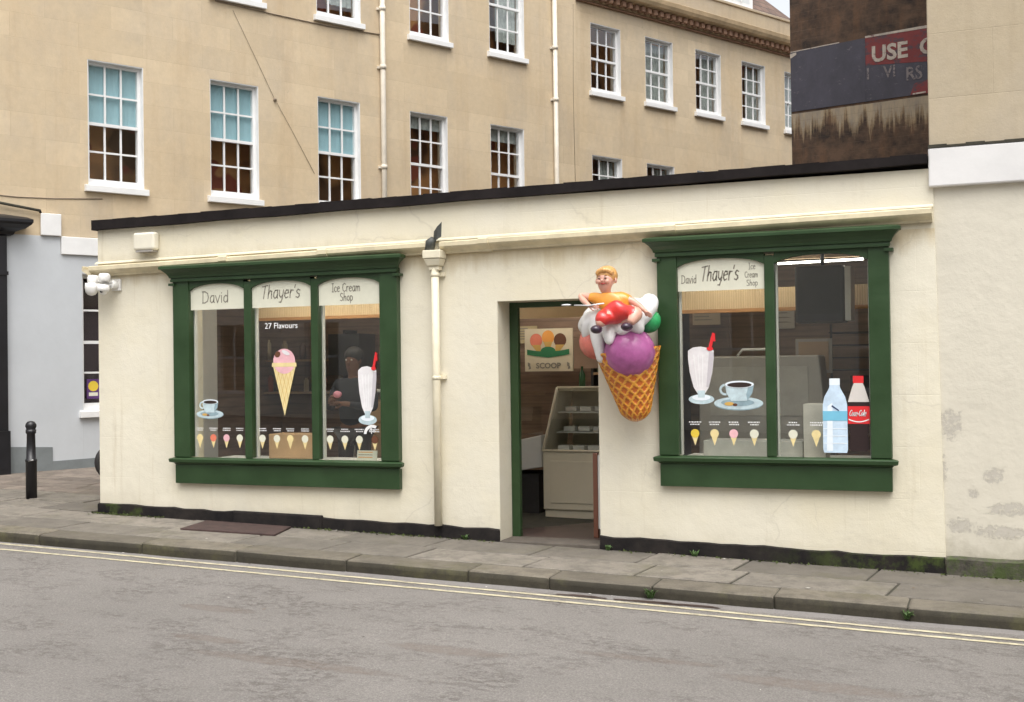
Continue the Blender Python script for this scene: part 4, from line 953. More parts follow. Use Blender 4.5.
m = MB(); m.tube([(-2.25, .95, 1.60), (-2.2, .95, 1.66), (-1.95, .95, 1.66), (-1.9, .95, 1.60)], .012, n=8); m.build('handle', M['greyfridge'], cb_)
m = MB(); m.box(-1.80, -1.46, 1.5, 1.53, 1.43, 1.76); o = thing('framed_notice', 'small framed buff notice under the television in the right window', 'picture frame', (-1.63, 1.5, 1.43)); m.build('frame', M['taupe'], o)
m = MB(); m.box(-1.77, -1.49, 1.494, 1.499, 1.46, 1.73); m.build('sheet', ink('buff_sheet', (.36, .26, .18)), o)
m = MB(); m.box(-1.53, -1.345, .10, .35, .72, 1.185); thing1(m, 'carton', simple('pale_carton', (.55, .52, .47), .7), 'upright pale grey carton beside the water bottle sticker', 'carton')
m = MB(); m.box(-2.42, -1.56, .25, .60, .722, .86); thing1(m, 'tray_box', simple('low_grey_box', (.50, .50, .48), .6), 'long low grey box on the shelf of the right window', 'box')
m = MB(); m.box(-1.33, -.98, 1.8, 2.2, 1.0, 1.4)
for k in range(4): m.box(-1.5, -.95, 1.6, 2.2, 1.45 + k * .12, 1.46 + k * .12)
for xx in (-1.49, -.97): m.box(xx, xx + .02, 1.6, 1.62, -.063, 1.9)
thing1(m, 'wire_shelf', M['dark'], 'dark shelf rack at the right end of the shop', 'shelf', 0)

GC = [simple('tin_%d' % k, c, .5, .1) for k, c in enumerate(((.45, .36, .24), (.12, .07, .05), (.50, .12, .06), (.30, .34, .36), (.10, .16, .10), (.62, .52, .34)))]
def goods_shelf(x0, x1, y, zs, label, glabel, n):
    t = thing('shelf_unit', label, 'shelf', ((x0 + x1) / 2, y, -.063)); 
    m = MB(); m.box(x0 - .03, x0, y, y + .3, -.063, zs[-1] + .35); m.box(x1, x1 + .03, y, y + .3, -.063, zs[-1] + .35); m.build('uprights', M['dark'], t)
    for z in zs:
        m = MB(); m.box(x0, x1, y, y + .3, z - .025, z); m.build('shelf', M['card'], t)
        for k in range(n):
            x = x0 + .06 + (x1 - x0 - .14) * (k + U(-.2, .2)) / max(1, n - 1) * .95 + .02; h = U(.10, .26); r = U(.03, .05)
            m = MB(); c = random.choice(GC)
            m.lathe([(r, 0), (r, h * .8), (r * .55, h * .92), (r * .55, h)], (x, y + .12, z), 12); nm = 'jar'
            tag(m.build(nm, c), glabel, 'jar', glabel)
goods_shelf(-4.2, -3.2, 2.6, (1.45, 1.85), 'dark shelf unit of jars on the back wall behind the right window', 'jars on the shelf unit behind the right window', 5)
goods_shelf(-8.6, -7.4, 2.6, (1.25, 1.65), 'dark shelf unit of jars on the back wall behind the left window', 'jars on the shelf unit behind the left window', 5)
# ------------------------------------------------------------------ figures
def skin(name, joints, edges, mat, parent, sub=2, root=0):
    me = bpy.data.meshes.new(name); off = OFF.get(parent.name, (0, 0, 0)); ks = list(joints)
    me.from_pydata([tuple(joints[k][0][i] - off[i] for i in range(3)) for k in ks], [(ks.index(a), ks.index(b)) for a, b in edges], [])
    o = bpy.data.objects.new(name, me); COL.objects.link(o)
    sm = o.modifiers.new('skin', 'SKIN'); sm.use_smooth_shade = True; sm.branch_smoothing = .3
    lay = me.skin_vertices[0] if me.skin_vertices else None
    if lay is None:
        bpy.context.view_layer.objects.active = o
    for i, k in enumerate(ks):
        r = joints[k][1]; r = r if isinstance(r, tuple) else (r, r)
        me.skin_vertices[0].data[i].radius = r; me.skin_vertices[0].data[i].use_root = (i == root)
    s2 = o.modifiers.new('sub', 'SUBSURF'); s2.levels = sub; s2.render_levels = sub
    dg = bpy.context.evaluated_depsgraph_get(); dg.update()
    me2 = bpy.data.meshes.new_from_object(o.evaluated_get(dg)); bpy.data.objects.remove(o)
    me2.name = name; me2.materials.clear(); me2.materials.append(mat)
    me2.polygons.foreach_set('material_index', [0] * len(me2.polygons)); me2.polygons.foreach_set('use_smooth', [True] * len(me2.polygons))
    n = bpy.data.objects.new(name, me2); COL.objects.link(n); n.parent = parent; OFF[n.name] = off; return n
def metaball(name, els, mat, parent, res=.02):
    mb = bpy.data.metaballs.new('mb'); mb.resolution = res; mb.render_resolution = res; mb.threshold = .35
    for (c, r) in els:
        e = mb.elements.new(); e.co = c; e.radius = r
    o = bpy.data.objects.new('mbo', mb); COL.objects.link(o)
    dg = bpy.context.evaluated_depsgraph_get(); dg.update()
    me = bpy.data.meshes.new_from_object(o.evaluated_get(dg)); bpy.data.objects.remove(o)
    off = OFF.get(parent.name, (0, 0, 0))
    for v in me.vertices: v.co = (v.co[0] - off[0], v.co[1] - off[1], v.co[2] - off[2])
    me.name = name; me.materials.clear(); me.materials.append(mat)
    me.polygons.foreach_set('use_smooth', [True] * len(me.polygons))
    n = bpy.data.objects.new(name, me); COL.objects.link(n); n.parent = parent; OFF[n.name] = off; return n

def hand(J, E, w, fdir, side, pre, s=1.0, curl=.5):
    """five short finger chains rooted in the palm; w wrist point, fdir finger direction, side palm-width direction"""
    fd = Vector(fdir).normalized(); sd_ = Vector(side).normalized(); dn = fd.cross(sd_).normalized()
    W = Vector(w); pm = W + fd * .05 * s
    J[pre + 'palm'] = (pm, (.034 * s, .018 * s)); E.append((pre + 'wrist', pre + 'palm'))
    for k, (o_, L) in enumerate(((-.030, .066), (-.010, .078), (.010, .074), (.029, .058))):
        b = pm + fd * .035 * s + sd_ * o_ * s
        m1 = b + fd * L * .5 * s + dn * -.010 * s * curl; m2 = m1 + (fd * (1 - curl) - dn * curl).normalized() * L * .5 * s
        J[pre + 'f%da' % k] = (b, .0105 * s); J[pre + 'f%db' % k] = (m1, .0090 * s); J[pre + 'f%dc' % k] = (m2, .0075 * s)
        E += [(pre + 'palm', pre + 'f%da' % k), (pre + 'f%da' % k, pre + 'f%db' % k), (pre + 'f%db' % k, pre + 'f%dc' % k)]
    t1 = W + fd * .03 * s - sd_ * .035 * s; t2 = t1 + (fd * .7 - sd_ * .5).normalized() * .035 * s; t3 = t2 + (fd - dn * .3).normalized() * .028 * s
    J[pre + 't1'] = (t1, .012 * s); J[pre + 't2'] = (t2, .0105 * s); J[pre + 't3'] = (t3, .009 * s)
    E += [(pre + 'wrist', pre + 't1'), (pre + 't1', pre + 't2'), (pre + 't2', pre + 't3')]

skinm = simple('brown_skin', (.16, .075, .045), .5, .06, 4, .0)
px, py, fz_ = -6.31, .92, -.063
pr = thing('person', 'dark-haired person in dark clothes behind the left window, holding a small pink item', 'person', (px, py, fz_))
J = {}; E = []
V3 = lambda x, y, z: Vector((px + x, py + y, fz_ + z))
J['pelvis'] = (V3(0, .02, .98), (.155, .11)); J['waist'] = (V3(0, .02, 1.12), (.14, .10)); J['chest'] = (V3(0, .02, 1.34), (.165, .11)); J['neckb'] = (V3(0, .02, 1.485), (.07, .07))
J['neck'] = (V3(0, .01, 1.535), (.056, .06)); J['jaw'] = (V3(0, -.012, 1.60), (.068, .082)); J['head'] = (V3(0, .0, 1.69), (.088, .102)); J['crown'] = (V3(0, .01, 1.775), (.06, .075))
E += [('pelvis', 'waist'), ('waist', 'chest'), ('chest', 'neckb'), ('neckb', 'neck'), ('neck', 'jaw'), ('jaw', 'head'), ('head', 'crown')]
for s_, p in ((-1, 'l'), (1, 'r')):
    J[p + 'sh'] = (V3(.19 * s_, .02, 1.45), .062); J[p + 'el'] = (V3(.27 * s_, -.03, 1.17), .045)
    wp = V3(.12 * s_ if s_ < 0 else .02, -.26, 1.30 if s_ < 0 else 1.24); J[p + 'wrist'] = (wp, .028)
    J[p + 'hip'] = (V3(.10 * s_, .02, .90), .095); J[p + 'kn'] = (V3(.11 * s_, .0, .50), .062); J[p + 'an'] = (V3(.11 * s_, .03, .09), .042); J[p + 'toe'] = (V3(.12 * s_, -.13, .035), .034)
    E += [('chest', p + 'sh'), (p + 'sh', p + 'el'), (p + 'el', p + 'wrist'), ('pelvis', p + 'hip'), (p + 'hip', p + 'kn'), (p + 'kn', p + 'an'), (p + 'an', p + 'toe')]
    hand(J, E, wp, (.75 * -s_, -.35, .1), (0, -.3, 1), p)
body = skin('body', J, E, skinm, pr)
m = MB(); hc = V3(0, 0, 1.685)
m.ball((hc.x, hc.y - .098, hc.z - .035), .014, sc=(.9, 1.1, 1.5), n=10)
m.build('nose', skinm, pr)
ew = simple('eye_white', (.5, .48, .45), .3)
for s_ in (-1, 1): m = MB(); m.ball((hc.x + .032 * s_, hc.y - .088, hc.z), .011, n=8); m.build('eye', ew, pr)
m = MB(); m.ball((hc.x, hc.y - .086, hc.z - .075), .02, sc=(1.2, .5, .35), n=8); m.build('mouth', simple('lips', (.20, .07, .06), .5), pr)
for s_ in (-1, 1): m = MB(); m.ball((hc.x + .083 * s_, hc.y + .01, hc.z - .015), .022, sc=(.45, .8, 1.3), n=8); m.build('ear', skinm, pr)
m = MB(); m.ball((hc.x, hc.y + .028, hc.z + .048), .108, sc=(.95, 1.04, .90), n=20, bump=.012, fr=7); m.build('hair', simple('black_hair', (.012, .011, .012), .6, .3, 30, .4, 90), pr)
cloth = simple('charcoal_jacket', (.028, .03, .038), .9, .25, 8, .3, 60)
JJ = {k: (J[k][0], tuple(x * 1.13 for x in (J[k][1] if isinstance(J[k][1], tuple) else (J[k][1],) * 2))) for k in ('pelvis', 'waist', 'chest', 'neckb', 'lsh', 'rsh', 'lel', 'rel')}
for p in 'lr': JJ[p + 'cuff'] = (J[p + 'el'][0].lerp(J[p + 'wrist'][0], .85), .036)
JJ['chest'] = (JJ['chest'][0] + Vector((0, -.012, .01)), (.205, .145)); JJ['waist'] = (JJ['waist'][0], (.18, .14)); JJ['pelvis'] = (JJ['pelvis'][0] + Vector((0, 0, -.03)), (.185, .145)); JJ['neckb'] = (JJ['neckb'][0] + Vector((0, -.005, .01)), (.085, .085))
skin('jacket', JJ, [('pelvis', 'waist'), ('waist', 'chest'), ('chest', 'neckb'), ('chest', 'lsh'), ('chest', 'rsh'), ('lsh', 'lel'), ('rsh', 'rel'), ('lel', 'lcuff'), ('rel', 'rcuff')], cloth, pr)
JJ = {k: (J[k][0], tuple(x * 1.12 for x in (J[k][1] if isinstance(J[k][1], tuple) else (J[k][1],) * 2))) for k in ('pelvis', 'lhip', 'rhip', 'lkn', 'rkn', 'lan', 'ran')}
skin('trousers', JJ, [('pelvis', 'lhip'), ('pelvis', 'rhip'), ('lhip', 'lkn'), ('rhip', 'rkn'), ('lkn', 'lan'), ('rkn', 'ran')], M['dark'], pr)
for s_ in (-1, 1): m = MB(); q = V3(.115 * s_, -.05, .0); m.ball((q.x, q.y, q.z + .045), .1, sc=(.46, 1.35, .42), n=14); m.build('shoe', M['black'], pr)
m = MB(); q = V3(-.01, -.31, 1.33); m.ball((q.x, q.y, q.z), .045, sc=(1.1, .7, .8), n=14, bump=.08); 
tag(m.build('tub', simple('pink_plastic', (.75, .30, .38), .5)), 'small pink tub held by the person behind the left window', 'tub')

# ------------------------------------------------------------------ giant cone with child
def S(x, y, d=0): return (-3.165 + (x - 600) * .0088, -.30 + d, 1.90 - (y - 323) * .0089)
gc = thing('giant_ice_cream_cone', 'giant painted ice cream cone model with a seated child on top, fixed beside the door', 'cone model', (-2.93, -.3, 1.05))
gloss = dict(coat=.5)
w1 = simple('wafer_ridge', (.74, .33, .035), .3, .2, 14, .15, 30, coat=.6); w2 = simple('wafer_recess', (.52, .125, .012), .35, .25, 14, .15, 30, coat=.5)
m = MB(); NJ, NK = 120, 84
bot, topc = Vector((-2.88, -.235, 1.045)), Vector((-2.945, -.27, 1.665))
i0 = len(m.v); ax = (topc - bot); Lc = ax.length
axn = ax.normalized(); ea = axn.cross(Vector((0, 1, 0))).normalized() * -1; eb = axn.cross(ea).normalized()
def ridge(t, j):
    a = j / NJ * 13; b = t * 6.5
    f1 = abs(((a + b) % 1) - .5) * 2; f2 = abs(((a - b) % 1) - .5) * 2
    return max(f1, f2)
for k in range(NK + 1):
    t = k / NK; r = .178 * t + .098; 
    if t < .16: r *= math.sqrt(max(0.0, 1 - (1 - t / .16) ** 2)) * .999 + .001
    for j in range(NJ):
        q = ridge(t, j); rr = r + (.010 if q > .72 else 0) * min(1, t * 8); an = 2 * pi * j / NJ
        p = bot + ax * t + (ea * cos(an) + eb * sin(an)) * rr; m.v.append((p.x, min(p.y, -.004), p.z))
for k in range(NK):
    for j in range(NJ):
        l = (j + 1) % NJ; q = ridge((k + .5) / NK, j + .5)
        m.f.append([i0 + k * NJ + j, i0 + k * NJ + l, i0 + (k + 1) * NJ + l, i0 + (k + 1) * NJ + j]); m.m.append(0 if q > .70 else 1); m.s.append(True)
m.build('cone', [w1, w2], gc)
def scoop(c, r, name, col, sc=(1, 1, 1)):
    m = MB(); m.ball(c, r, sc=sc, n=48, bump=.014, fr=9)
    mt = simple(name + '_paint', col, .42, .22, 10, .8, 16, coat=.35); return m.build(name, mt, gc)
scoop(S(630.5, 352, -.08), .215, 'purple_scoop', (.40, .10, .29))
scoop(S(594, 341, .02), .155, 'pink_scoop', (.62, .17, .13))
scoop(S(646, 322, .04), .105, 'green_scoop', (.02, .30, .09))
els = []
def run(pts, n=6):
    for (x0, y0, d0, r0), (x1, y1, d1, r1) in zip(pts, pts[1:]):
        for k in range(n): t = k / n; els.append((S(x0 + (x1 - x0) * t, y0 + (y1 - y0) * t, d0 + (d1 - d0) * t), (r0 + (r1 - r0) * t) * 1.30))
run([(583, 326, .0, .065), (590, 322, -.04, .085), (600, 322, -.09, .10), (612, 324, -.13, .10), (624, 325, -.15, .10), (636, 321, -.13, .10), (644, 315, -.06, .08), (648, 309, .02, .065), (649, 303, .06, .055), (643, 301, .1, .05)], 10)
run([(586, 317, .08, .08), (598, 315, .05, .11), (612, 314, .04, .12), (628, 313, .04, .12), (642, 311, .05, .09)])
run([(592, 324, -.10, .075), (588, 332, -.08, .055), (586, 338, -.06, .03)], 4)
run([(601, 326, -.14, .08), (601, 338, -.15, .062), (603, 350, -.15, .048), (604, 360, -.14, .038)], 5)
run([(615, 328, -.19, .075), (616, 336, -.24, .055), (617, 343, -.27, .032)], 4)
run([(628, 328, -.20, .07), (629, 332, -.25, .045)], 3)
run([(640, 326, -.17, .07), (644, 332, -.16, .045)], 3)
wc = simple('white_cream_gloss', (.76, .75, .74), .35, .10, 8, .5, 14, coat=.4)
metaball('cream', els, wc, gc, .018)
flesh = simple('painted_flesh', (.66, .36, .27), .35, .08, 10, .05, coat=.4)
J = {}; E = []
def SV(x, y, d=0): return Vector(S(x, y, d))
SV = lambda x, y, d=0: Vector(S(x + 1 - d * 33, y + 1.0, d - .03))
J['pelvis'] = (SV(616, 312, -.13), .082); J['chest'] = (SV(611, 302, -.13), .070); J['neckb'] = (SV(609, 295, -.13), .034); J['neck'] = (SV(608, 293, -.135), .034)
J['jaw'] = (SV(606.5, 289, -.155), .052); J['head'] = (SV(607.5, 282, -.145), .078); J['crown'] = (SV(608, 276, -.135), .045)
J['rsh'] = (SV(600.5, 297, -.13), .036); J['rel'] = (SV(584, 295, -.12), .029); J['rwrist'] = (SV(593, 304, -.22), .019)
J['lsh'] = (SV(620, 297, -.12), .036); J['lel'] = (SV(631, 301, -.12), .028); J['lwrist'] = (SV(640, 308, -.17), .018)
J['rhip'] = (SV(611, 313, -.17), .068); J['rkn'] = (SV(604, 314, -.28), .058); J['ran'] = (SV(601, 322, -.31), .028)
J['lhip'] = (SV(624, 312, -.17), .068); J['lkn'] = (SV(634, 311, -.25), .060); J['lan'] = (SV(627, 320, -.31), .028)
E = [('pelvis', 'chest'), ('chest', 'neckb'), ('neckb', 'neck'), ('neck', 'jaw'), ('jaw', 'head'), ('head', 'crown'), ('chest', 'rsh'), ('rsh', 'rel'), ('rel', 'rwrist'), ('chest', 'lsh'), ('lsh', 'lel'), ('lel', 'lwrist'),
     ('pelvis', 'rhip'), ('rhip', 'rkn'), ('rkn', 'ran'), ('pelvis', 'lhip'), ('lhip', 'lkn'), ('lkn', 'lan')]
hand(J, E, J['rwrist'][0], (.9, -.2, -.1), (0, .2, 1), 'r', .52, .7); hand(J, E, J['lwrist'][0], (.6, -.3, -.6), (.4, -.5, .6), 'l', .52, .4)
ch = skin('child_figure', J, E, flesh, gc)
def sub_skin(name, keys, edges, k, mat, extra=None):
    JJ = {q: (J[q][0], (J[q][1] if not isinstance(J[q][1], tuple) else J[q][1][0]) * k) for q in keys}
    if extra: JJ.update(extra)
    return skin(name, JJ, edges, mat, ch)
shirtm = simple('yellow_shirt_paint', (.72, .30, .03), .35, .15, 12, .1, coat=.5); redm = simple('red_dungaree_paint', (.62, .03, .025), .3, .12, 12, .1, coat=.6)
sub_skin('shirt', ('pelvis', 'chest', 'neckb', 'rsh', 'lsh'), [('pelvis', 'chest'), ('chest', 'neckb'), ('chest', 'rsh'), ('chest', 'lsh'), ('rsh', 're'), ('lsh', 'le')], 1.12, shirtm,
         {'re': (J['rsh'][0].lerp(J['rel'][0], .6), .040), 'le': (J['lsh'][0].lerp(J['lel'][0], .85), .040), 'chest': (J['chest'][0] + Vector((0, -.012, 0)), .088), 'rsh': (J['rsh'][0], .050), 'lsh': (J['lsh'][0], .050), 'neckb': (J['neckb'][0], .046), 'pelvis': (J['pelvis'][0], .09)})
sub_skin('dungarees', ('pelvis', 'chest', 'rhip', 'lhip', 'rkn', 'lkn'), [('pelvis', 'chest'), ('pelvis', 'rhip'), ('pelvis', 'lhip'), ('rhip', 'rkn'), ('lhip', 'lkn'), ('rkn', 're'), ('lkn', 'le')], 1.24, redm,
         {'re': (J['rkn'][0].lerp(J['ran'][0], .8), .036), 'le': (J['lkn'][0].lerp(J['lan'][0], .8), .036), 'chest': (SV(610.5, 300, -.19), .060), 'pelvis': (SV(614, 308, -.20), .092), 'rkn': (J['rkn'][0], .066), 'lkn': (J['lkn'][0], .068), 'rhip': (J['rhip'][0] + Vector((0, -.02, 0)), .075), 'lhip': (J['lhip'][0] + Vector((0, -.02, 0)), .075)})
shm = simple('shoe_paint', (.03, .012, .03), .3, coat=.5)
for x, y in ((599.5, 323.5), (625, 322)):
    m = MB(); c = SV(x, y, -.34); m.ball(tuple(c), .045, sc=(.95, 1.25, .7), n=14); m.build('shoe', shm, ch)
m = MB(); hc = J['head'][0]
m.ball((hc.x + .002, hc.y + .024, hc.z + .026), .080, sc=(1.0, .98, .92), n=24, bump=.03, fr=6)
for k in range(9): t = -1.2 + k * .3; m.ball((hc.x + .052 * sin(t), hc.y - .045 + abs(t) * .012, hc.z + .062 - .012 * t * t), .022, n=8)
m.build('hair', simple('blond_hair_paint', (.62, .33, .11), .35, .2, 20, .3, 50, coat=.4), ch)
m = MB()
for s_ in (-1, 1):
    m.ball((hc.x + .024 * s_ - .006, hc.y - .068, hc.z + .002), .0085, sc=(1.2, .6, .7), n=8, m=0)
    m.ball((hc.x + .024 * s_ - .006, hc.y - .067, hc.z + .019), .011, sc=(1.3, .5, .3), n=8, m=0)
m.ball((hc.x - .004, hc.y - .062, hc.z - .036), .016, sc=(1.2, .6, .35), n=8, m=1)
m.build('face_paint', [simple('eye_paint', (.12, .05, .03), .3), simple('lip_paint', (.55, .08, .07), .3)], ch)
m = MB(); m.ball((hc.x - .006, hc.y - .076, hc.z - .014), .011, n=8); m.ball((hc.x - .072, hc.y + .005, hc.z - .012), .018, sc=(.5, .9, 1.2), n=8); m.ball((hc.x + .074, hc.y + .005, hc.z - .012), .018, sc=(.5, .9, 1.2), n=8)
for s_ in (-1, 1): m.ball((hc.x + .03 * s_ - .006, hc.y - .052, hc.z - .02), .020, n=10)
m.build('nose_and_ears', flesh, ch)
m = MB(); a, b = SV(606, 302.5, -.26), SV(580, 303, -.22)
m.tube([a, a.lerp(b, .5) + Vector((0, 0, -.008)), b], .005, n=8); tip = SV(573, 302.5, -.21); m.ball(tuple(tip), .032, sc=(1.25, .6, .25), n=12)
spn = m.build('spoon', simple('silver_spoon_paint', (.78, .78, .80), .25, metal=.3), gc)
bpy.context.view_layer.update()
PV = Vector(S(618, 318, -.15)) - Vector(OFF[gc.name]); seen = set()
for o in [ch, spn] + list(ch.children):
    for v in o.data.vertices: v.co = PV + (v.co - PV) * 1.16 + Vector((.0, -.035, -.045))
m = MB(); m.box(-2.99, -2.89, -.06, -.002, 1.2, 1.6); m.build('wall_bracket', M['aluminium'], gc)

# ------------------------------------------------------------------ small fittings
al = thing('alarm_box', 'cream alarm box high on the left of the shop front', 'alarm box', (-8.2, 0, 2.78))
m = MB(); m.box(-8.33, -8.06, -.10, -.002, 2.79, 2.975); m.build('cover', simple('alarm_cream', (.74, .70, .58), .4, .06), al, bevel=.025, seg=3)
m = MB(); m.box(-8.30, -8.09, -.09, -.004, 2.772, 2.79); m.build('base', M['taupe'], al)
fl = thing('security_light', 'cluster of white security lamps and sensor on the left corner of the shop', 'security light', (-8.75, 0, 2.3))
M['lampw'] = simple('white_plastic', (.78, .77, .74), .35, .05)
m = MB(); m.tube([(-8.68, -.002, 2.43), (-8.70, -.10, 2.43)], .05, n=14); m.box(-8.76, -8.62, -.03, -.002, 2.36, 2.50); m.build('mount', M['lampw'], fl, bevel=.005)
for c, r in (((-8.93, -.16, 2.485), .07), ((-8.74, -.17, 2.50), .072)):
    m = MB(); m.lathe([(.02, .06), (r * .8, .055), (r, .03), (r, -.02), (r * .9, -.035)], c, 20); m.tube([(c[0], c[1], c[2]), (-8.69, -.08, 2.44)], .018, n=8); m.build('lamp_head', M['lampw'], fl)
m = MB(); m.lathe([(.03, .05), (.075, .045), (.08, -.01), (.07, -.06), (.045, -.09), (.01, -.10)], (-8.90, -.22, 2.40), 20); m.tube([(-8.90, -.22, 2.42), (-8.69, -.08, 2.43)], .02, n=8); m.build('sensor_dome', M['lampw'], fl)
m = MB(); m.lathe([(.03, .04), (.07, .03), (.075, -.02), (.06, -.045)], (-8.73, -.20, 2.385), 20); m.ball((-8.73, -.20, 2.345), .045, n=14); m.build('camera_dome', M['lampw'], fl)
m = MB(); m.ball((-8.72, -.245, 2.345), .02, n=10); m.build('lens', M['tvblack'], fl)
for o in fl.children:
    if o.type == 'MESH':
        for v in o.data.vertices: v.co.x = (v.co.x + .07) * .82 + .03; v.co.y *= .9; v.co.z = (v.co.z - .12) * .9 + .14
# drain-like cellar hatch
m = MB()
hz = lambda x, y: pz(x, y) + .004
q = [(-7.38, -.60), (-6.34, -.55), (-6.45, -.09), (-7.45, -.09)]
m.hexa([(x, y, hz(x, y) - .02) for x, y in q], [(x, y, hz(x, y) + .012) for x, y in q])
o = m.build('cellar_hatch', simple('rusty_iron', (.052, .030, .026), .8, .35, 9, .6, 40), bevel=.004); tag(o, 'rusty brown cellar hatch plate let into the pavement under the left window', 'hatch')
# bollard
bx, by = -10.36, .57; bz = pz(bx, by)
bl = thing('bollard', 'black iron bollard with ball top standing on the pavement left of the shop', 'bollard', (bx, by, bz))
m = MB(); m.lathe([(.062, -.02), (.062, .42), (.066, .425), (.066, .445), (.054, .45), (.046, .74), (.058, .75), (.058, .79)], (bx, by, bz), 20); m.build('post', M['black'], bl)
m = MB(); m.lathe([(.055, .83), (.05, .845), (.062, .875), (.06, .90), (.04, .93), (.005, .94)], (bx, by, bz - .05), 20); m.build('cap', M['black'], bl)
m = MB(); m.tube([(bx + .02, by - .06, bz + .43), (bx + .10, by - .07, bz + .445)], .008, n=6); m.build('bracket', M['aluminium'], bl)
# parked moped behind the corner
mx, my = -10.70, 2.22; mz = pz(mx, my)
mp = thing('moped', 'black moped parked behind the left corner of the shop', 'moped', (mx, my, mz))
for k, dx in enumerate((0, 1.15)):
    m = MB()
    n = 28; R0, r0 = .19, .05; c = Vector((mx + .12 + dx * .75, my + dx * .9, mz + .24)); d = Vector((.64, .77, 0)).normalized()
    ring = [c + d * (R0 * cos(2 * pi * q / n)) + Vector((0, 0, R0 * sin(2 * pi * q / n))) for q in range(n + 1)]
    m.tube(ring, r0, n=10, caps=False); wh = m.build('wheel', M['dark'], mp)
    m = MB(); m.tube([c - d.cross(Vector((0, 0, 1))) * .04, c + d.cross(Vector((0, 0, 1))) * .04], .13, n=20); m.build('hub', M['taupe'], wh)
d = Vector((.64, .77, 0)); c = Vector((mx + .12, my, mz))
m = MB(); m.tube([c + Vector((0, 0, .45)), c + d * .25 + Vector((0, 0, .48)), c + d * .6 + Vector((0, 0, .35)), c + d * 1.0 + Vector((0, 0, .35)), c + d * 1.2 + Vector((0, 0, .75))], [.10, .13, .10, .09, .07], n=12); m.build('body', M['black'], mp)
m = MB(); m.tube([c + d * .05 + Vector((0, 0, .60)), c + d * .6 + Vector((0, 0, .60))], [.07, .09], n=12); m.build('seat', M['dark'], mp)
sdv = Vector((.77, -.64, 0)); m = MB(); m.tube([c + d * 1.15 - sdv * .28 + Vector((0, 0, .92)), c + d * 1.2 + Vector((0, 0, .88)), c + d * 1.15 + sdv * .28 + Vector((0, 0, .92))], .016, n=8); m.tube([c + d * 1.2 + Vector((0, 0, .7)), c + d * 1.2 + Vector((0, 0, .9))], .03, n=8); m.build('handlebar', M['tvblack'], mp)

# weeds
gm = simple('weed_leaf', (.06, .115, .028), .6, .35, 30, 0)
def weed(x, y, z, s, n, label, lean=(0, 0)):
    m = MB()
    for k in range(n):
        a = U(0, 2 * pi); L = s * U(.6, 1.2); wd = L * U(.07, .15); tx, ty = cos(a) * L * U(.4, .9) + lean[0] * s, sin(a) * L * .5 + lean[1] * s
        bx, by = x + U(-.3, .3) * s, y + U(-.08, .08) * s; mid = Vector((bx + tx * .5, by + ty * .5, z + L * U(.45, .7))); end = Vector((bx + tx, by + ty, z + L * U(.35, .95))); sd_ = Vector((-ty, tx, .2 * s)).normalized() * wd
        b0 = Vector((bx, by, z - .004)); m.face([b0 - sd_ * .2, mid - sd_, mid + sd_, b0 + sd_ * .2]); m.face([mid - sd_, end, mid + sd_])
    o = m.build('weed', gm); return tag(o, label, 'weed', 'weeds in the pavement joints')
weed(-4.60, -.05, pz(-4.6, -.05), .055, 34, 'low weed at the foot of the wall just left of the open door')
weed(-3.22, -.05, pz(-3.2, -.05), .055, 24, 'grassy weed at the foot of the wall just right of the open door')
weed(-2.44, -.06, pz(-2.4, -.05), .06, 44, 'spreading weed against the plinth under the right window')
weed(-2.47, YK - .035, rz_(-2.47) + .01, .075, 44, 'bushy weed in the gutter at a kerb joint below the giant cone', (0, -.2))
weed(-.62, YK - .02, rz_(-.62) + .02, .07, 26, 'tall thin weed growing out of the kerb joint at the right', (.3, 0))
weed(-6.55, -.05, pz(-6.5, -.05), .03, 14, 'tiny weed at the wall under the left window')
# moss along the wall foot (uncountable)
m = MB()
for k in range(800):
    x = random.choice([U(-8.9, -8.0), U(-8.95, -8.4), U(-.45, .9), U(-5.6, -4.3), U(-6.6, -5), U(-3.2, -.4)]); y = -.03 - abs(random.gauss(0, .035)); z = pz(x, y) + U(-.002, .006); s = U(.006, .017)
    if DX0 < x < DX1: continue
    a = U(0, 6.28); c = Vector((x, y, z)); e = Vector((cos(a) * s, sin(a) * s, 0)); f = Vector((-sin(a) * s * .6, cos(a) * s * .6, s * U(.3, 1.3)))
    m.face([c - e, c + f, c + e]); m.face([c - e * .5 - f * .4, c + e * .6, c + f * 1.1])
o = m.build('moss', simple('moss', (.07, .09, .025), .9, .3, 20, 0)); tag(o, None, None, kind='stuff')
# dark wet patches in the gutter and litter
m = MB()
for cx, cy, rx, ry in ((-2.98, -1.47, .20, .035), (-2.45, -1.47, .26, .04), (-2.12, -1.46, .22, .035)):
    n = 26; pts = []
    for k in range(n):
        t = 2 * pi * k / n; q = 1 + .18 * sin(3 * t + cx) + .1 * sin(7 * t); x, y = cx + rx * q * cos(t), cy + ry * q * sin(t); pts.append((x, y, rz_(x) + .003))
    m.face(pts)
struct(m.build('damp_patches', simple('silt', (.055, .036, .03), .45, .3, 12, .5, 40)))

m = MB()
for k in range(70):
    x = U(-9, .8); y = random.choice([U(-1.5, -1.36), U(-3.8, -1.4), U(-1.2, -.1), U(-.14, -.04)]); z = (rz_(x) if y < YK else pz(x, y)) + .006; s_ = U(.004, .014); a = U(0, 6.28)
    if y > YK and DX0 < x < DX1: continue
    m.face([(x + s_ * cos(a + q * 1.57) * (1.8 if q % 2 else .8), y + s_ * sin(a + q * 1.57), z + U(0, .004)) for q in range(4)], k % 3)
tag(m.build('litter', [simple('pale_scrap', (.55, .53, .48), .8), simple('dead_leaf', (.14, .08, .035), .8), simple('grit', (.09, .08, .07), .9)]), None, None, kind='stuff')

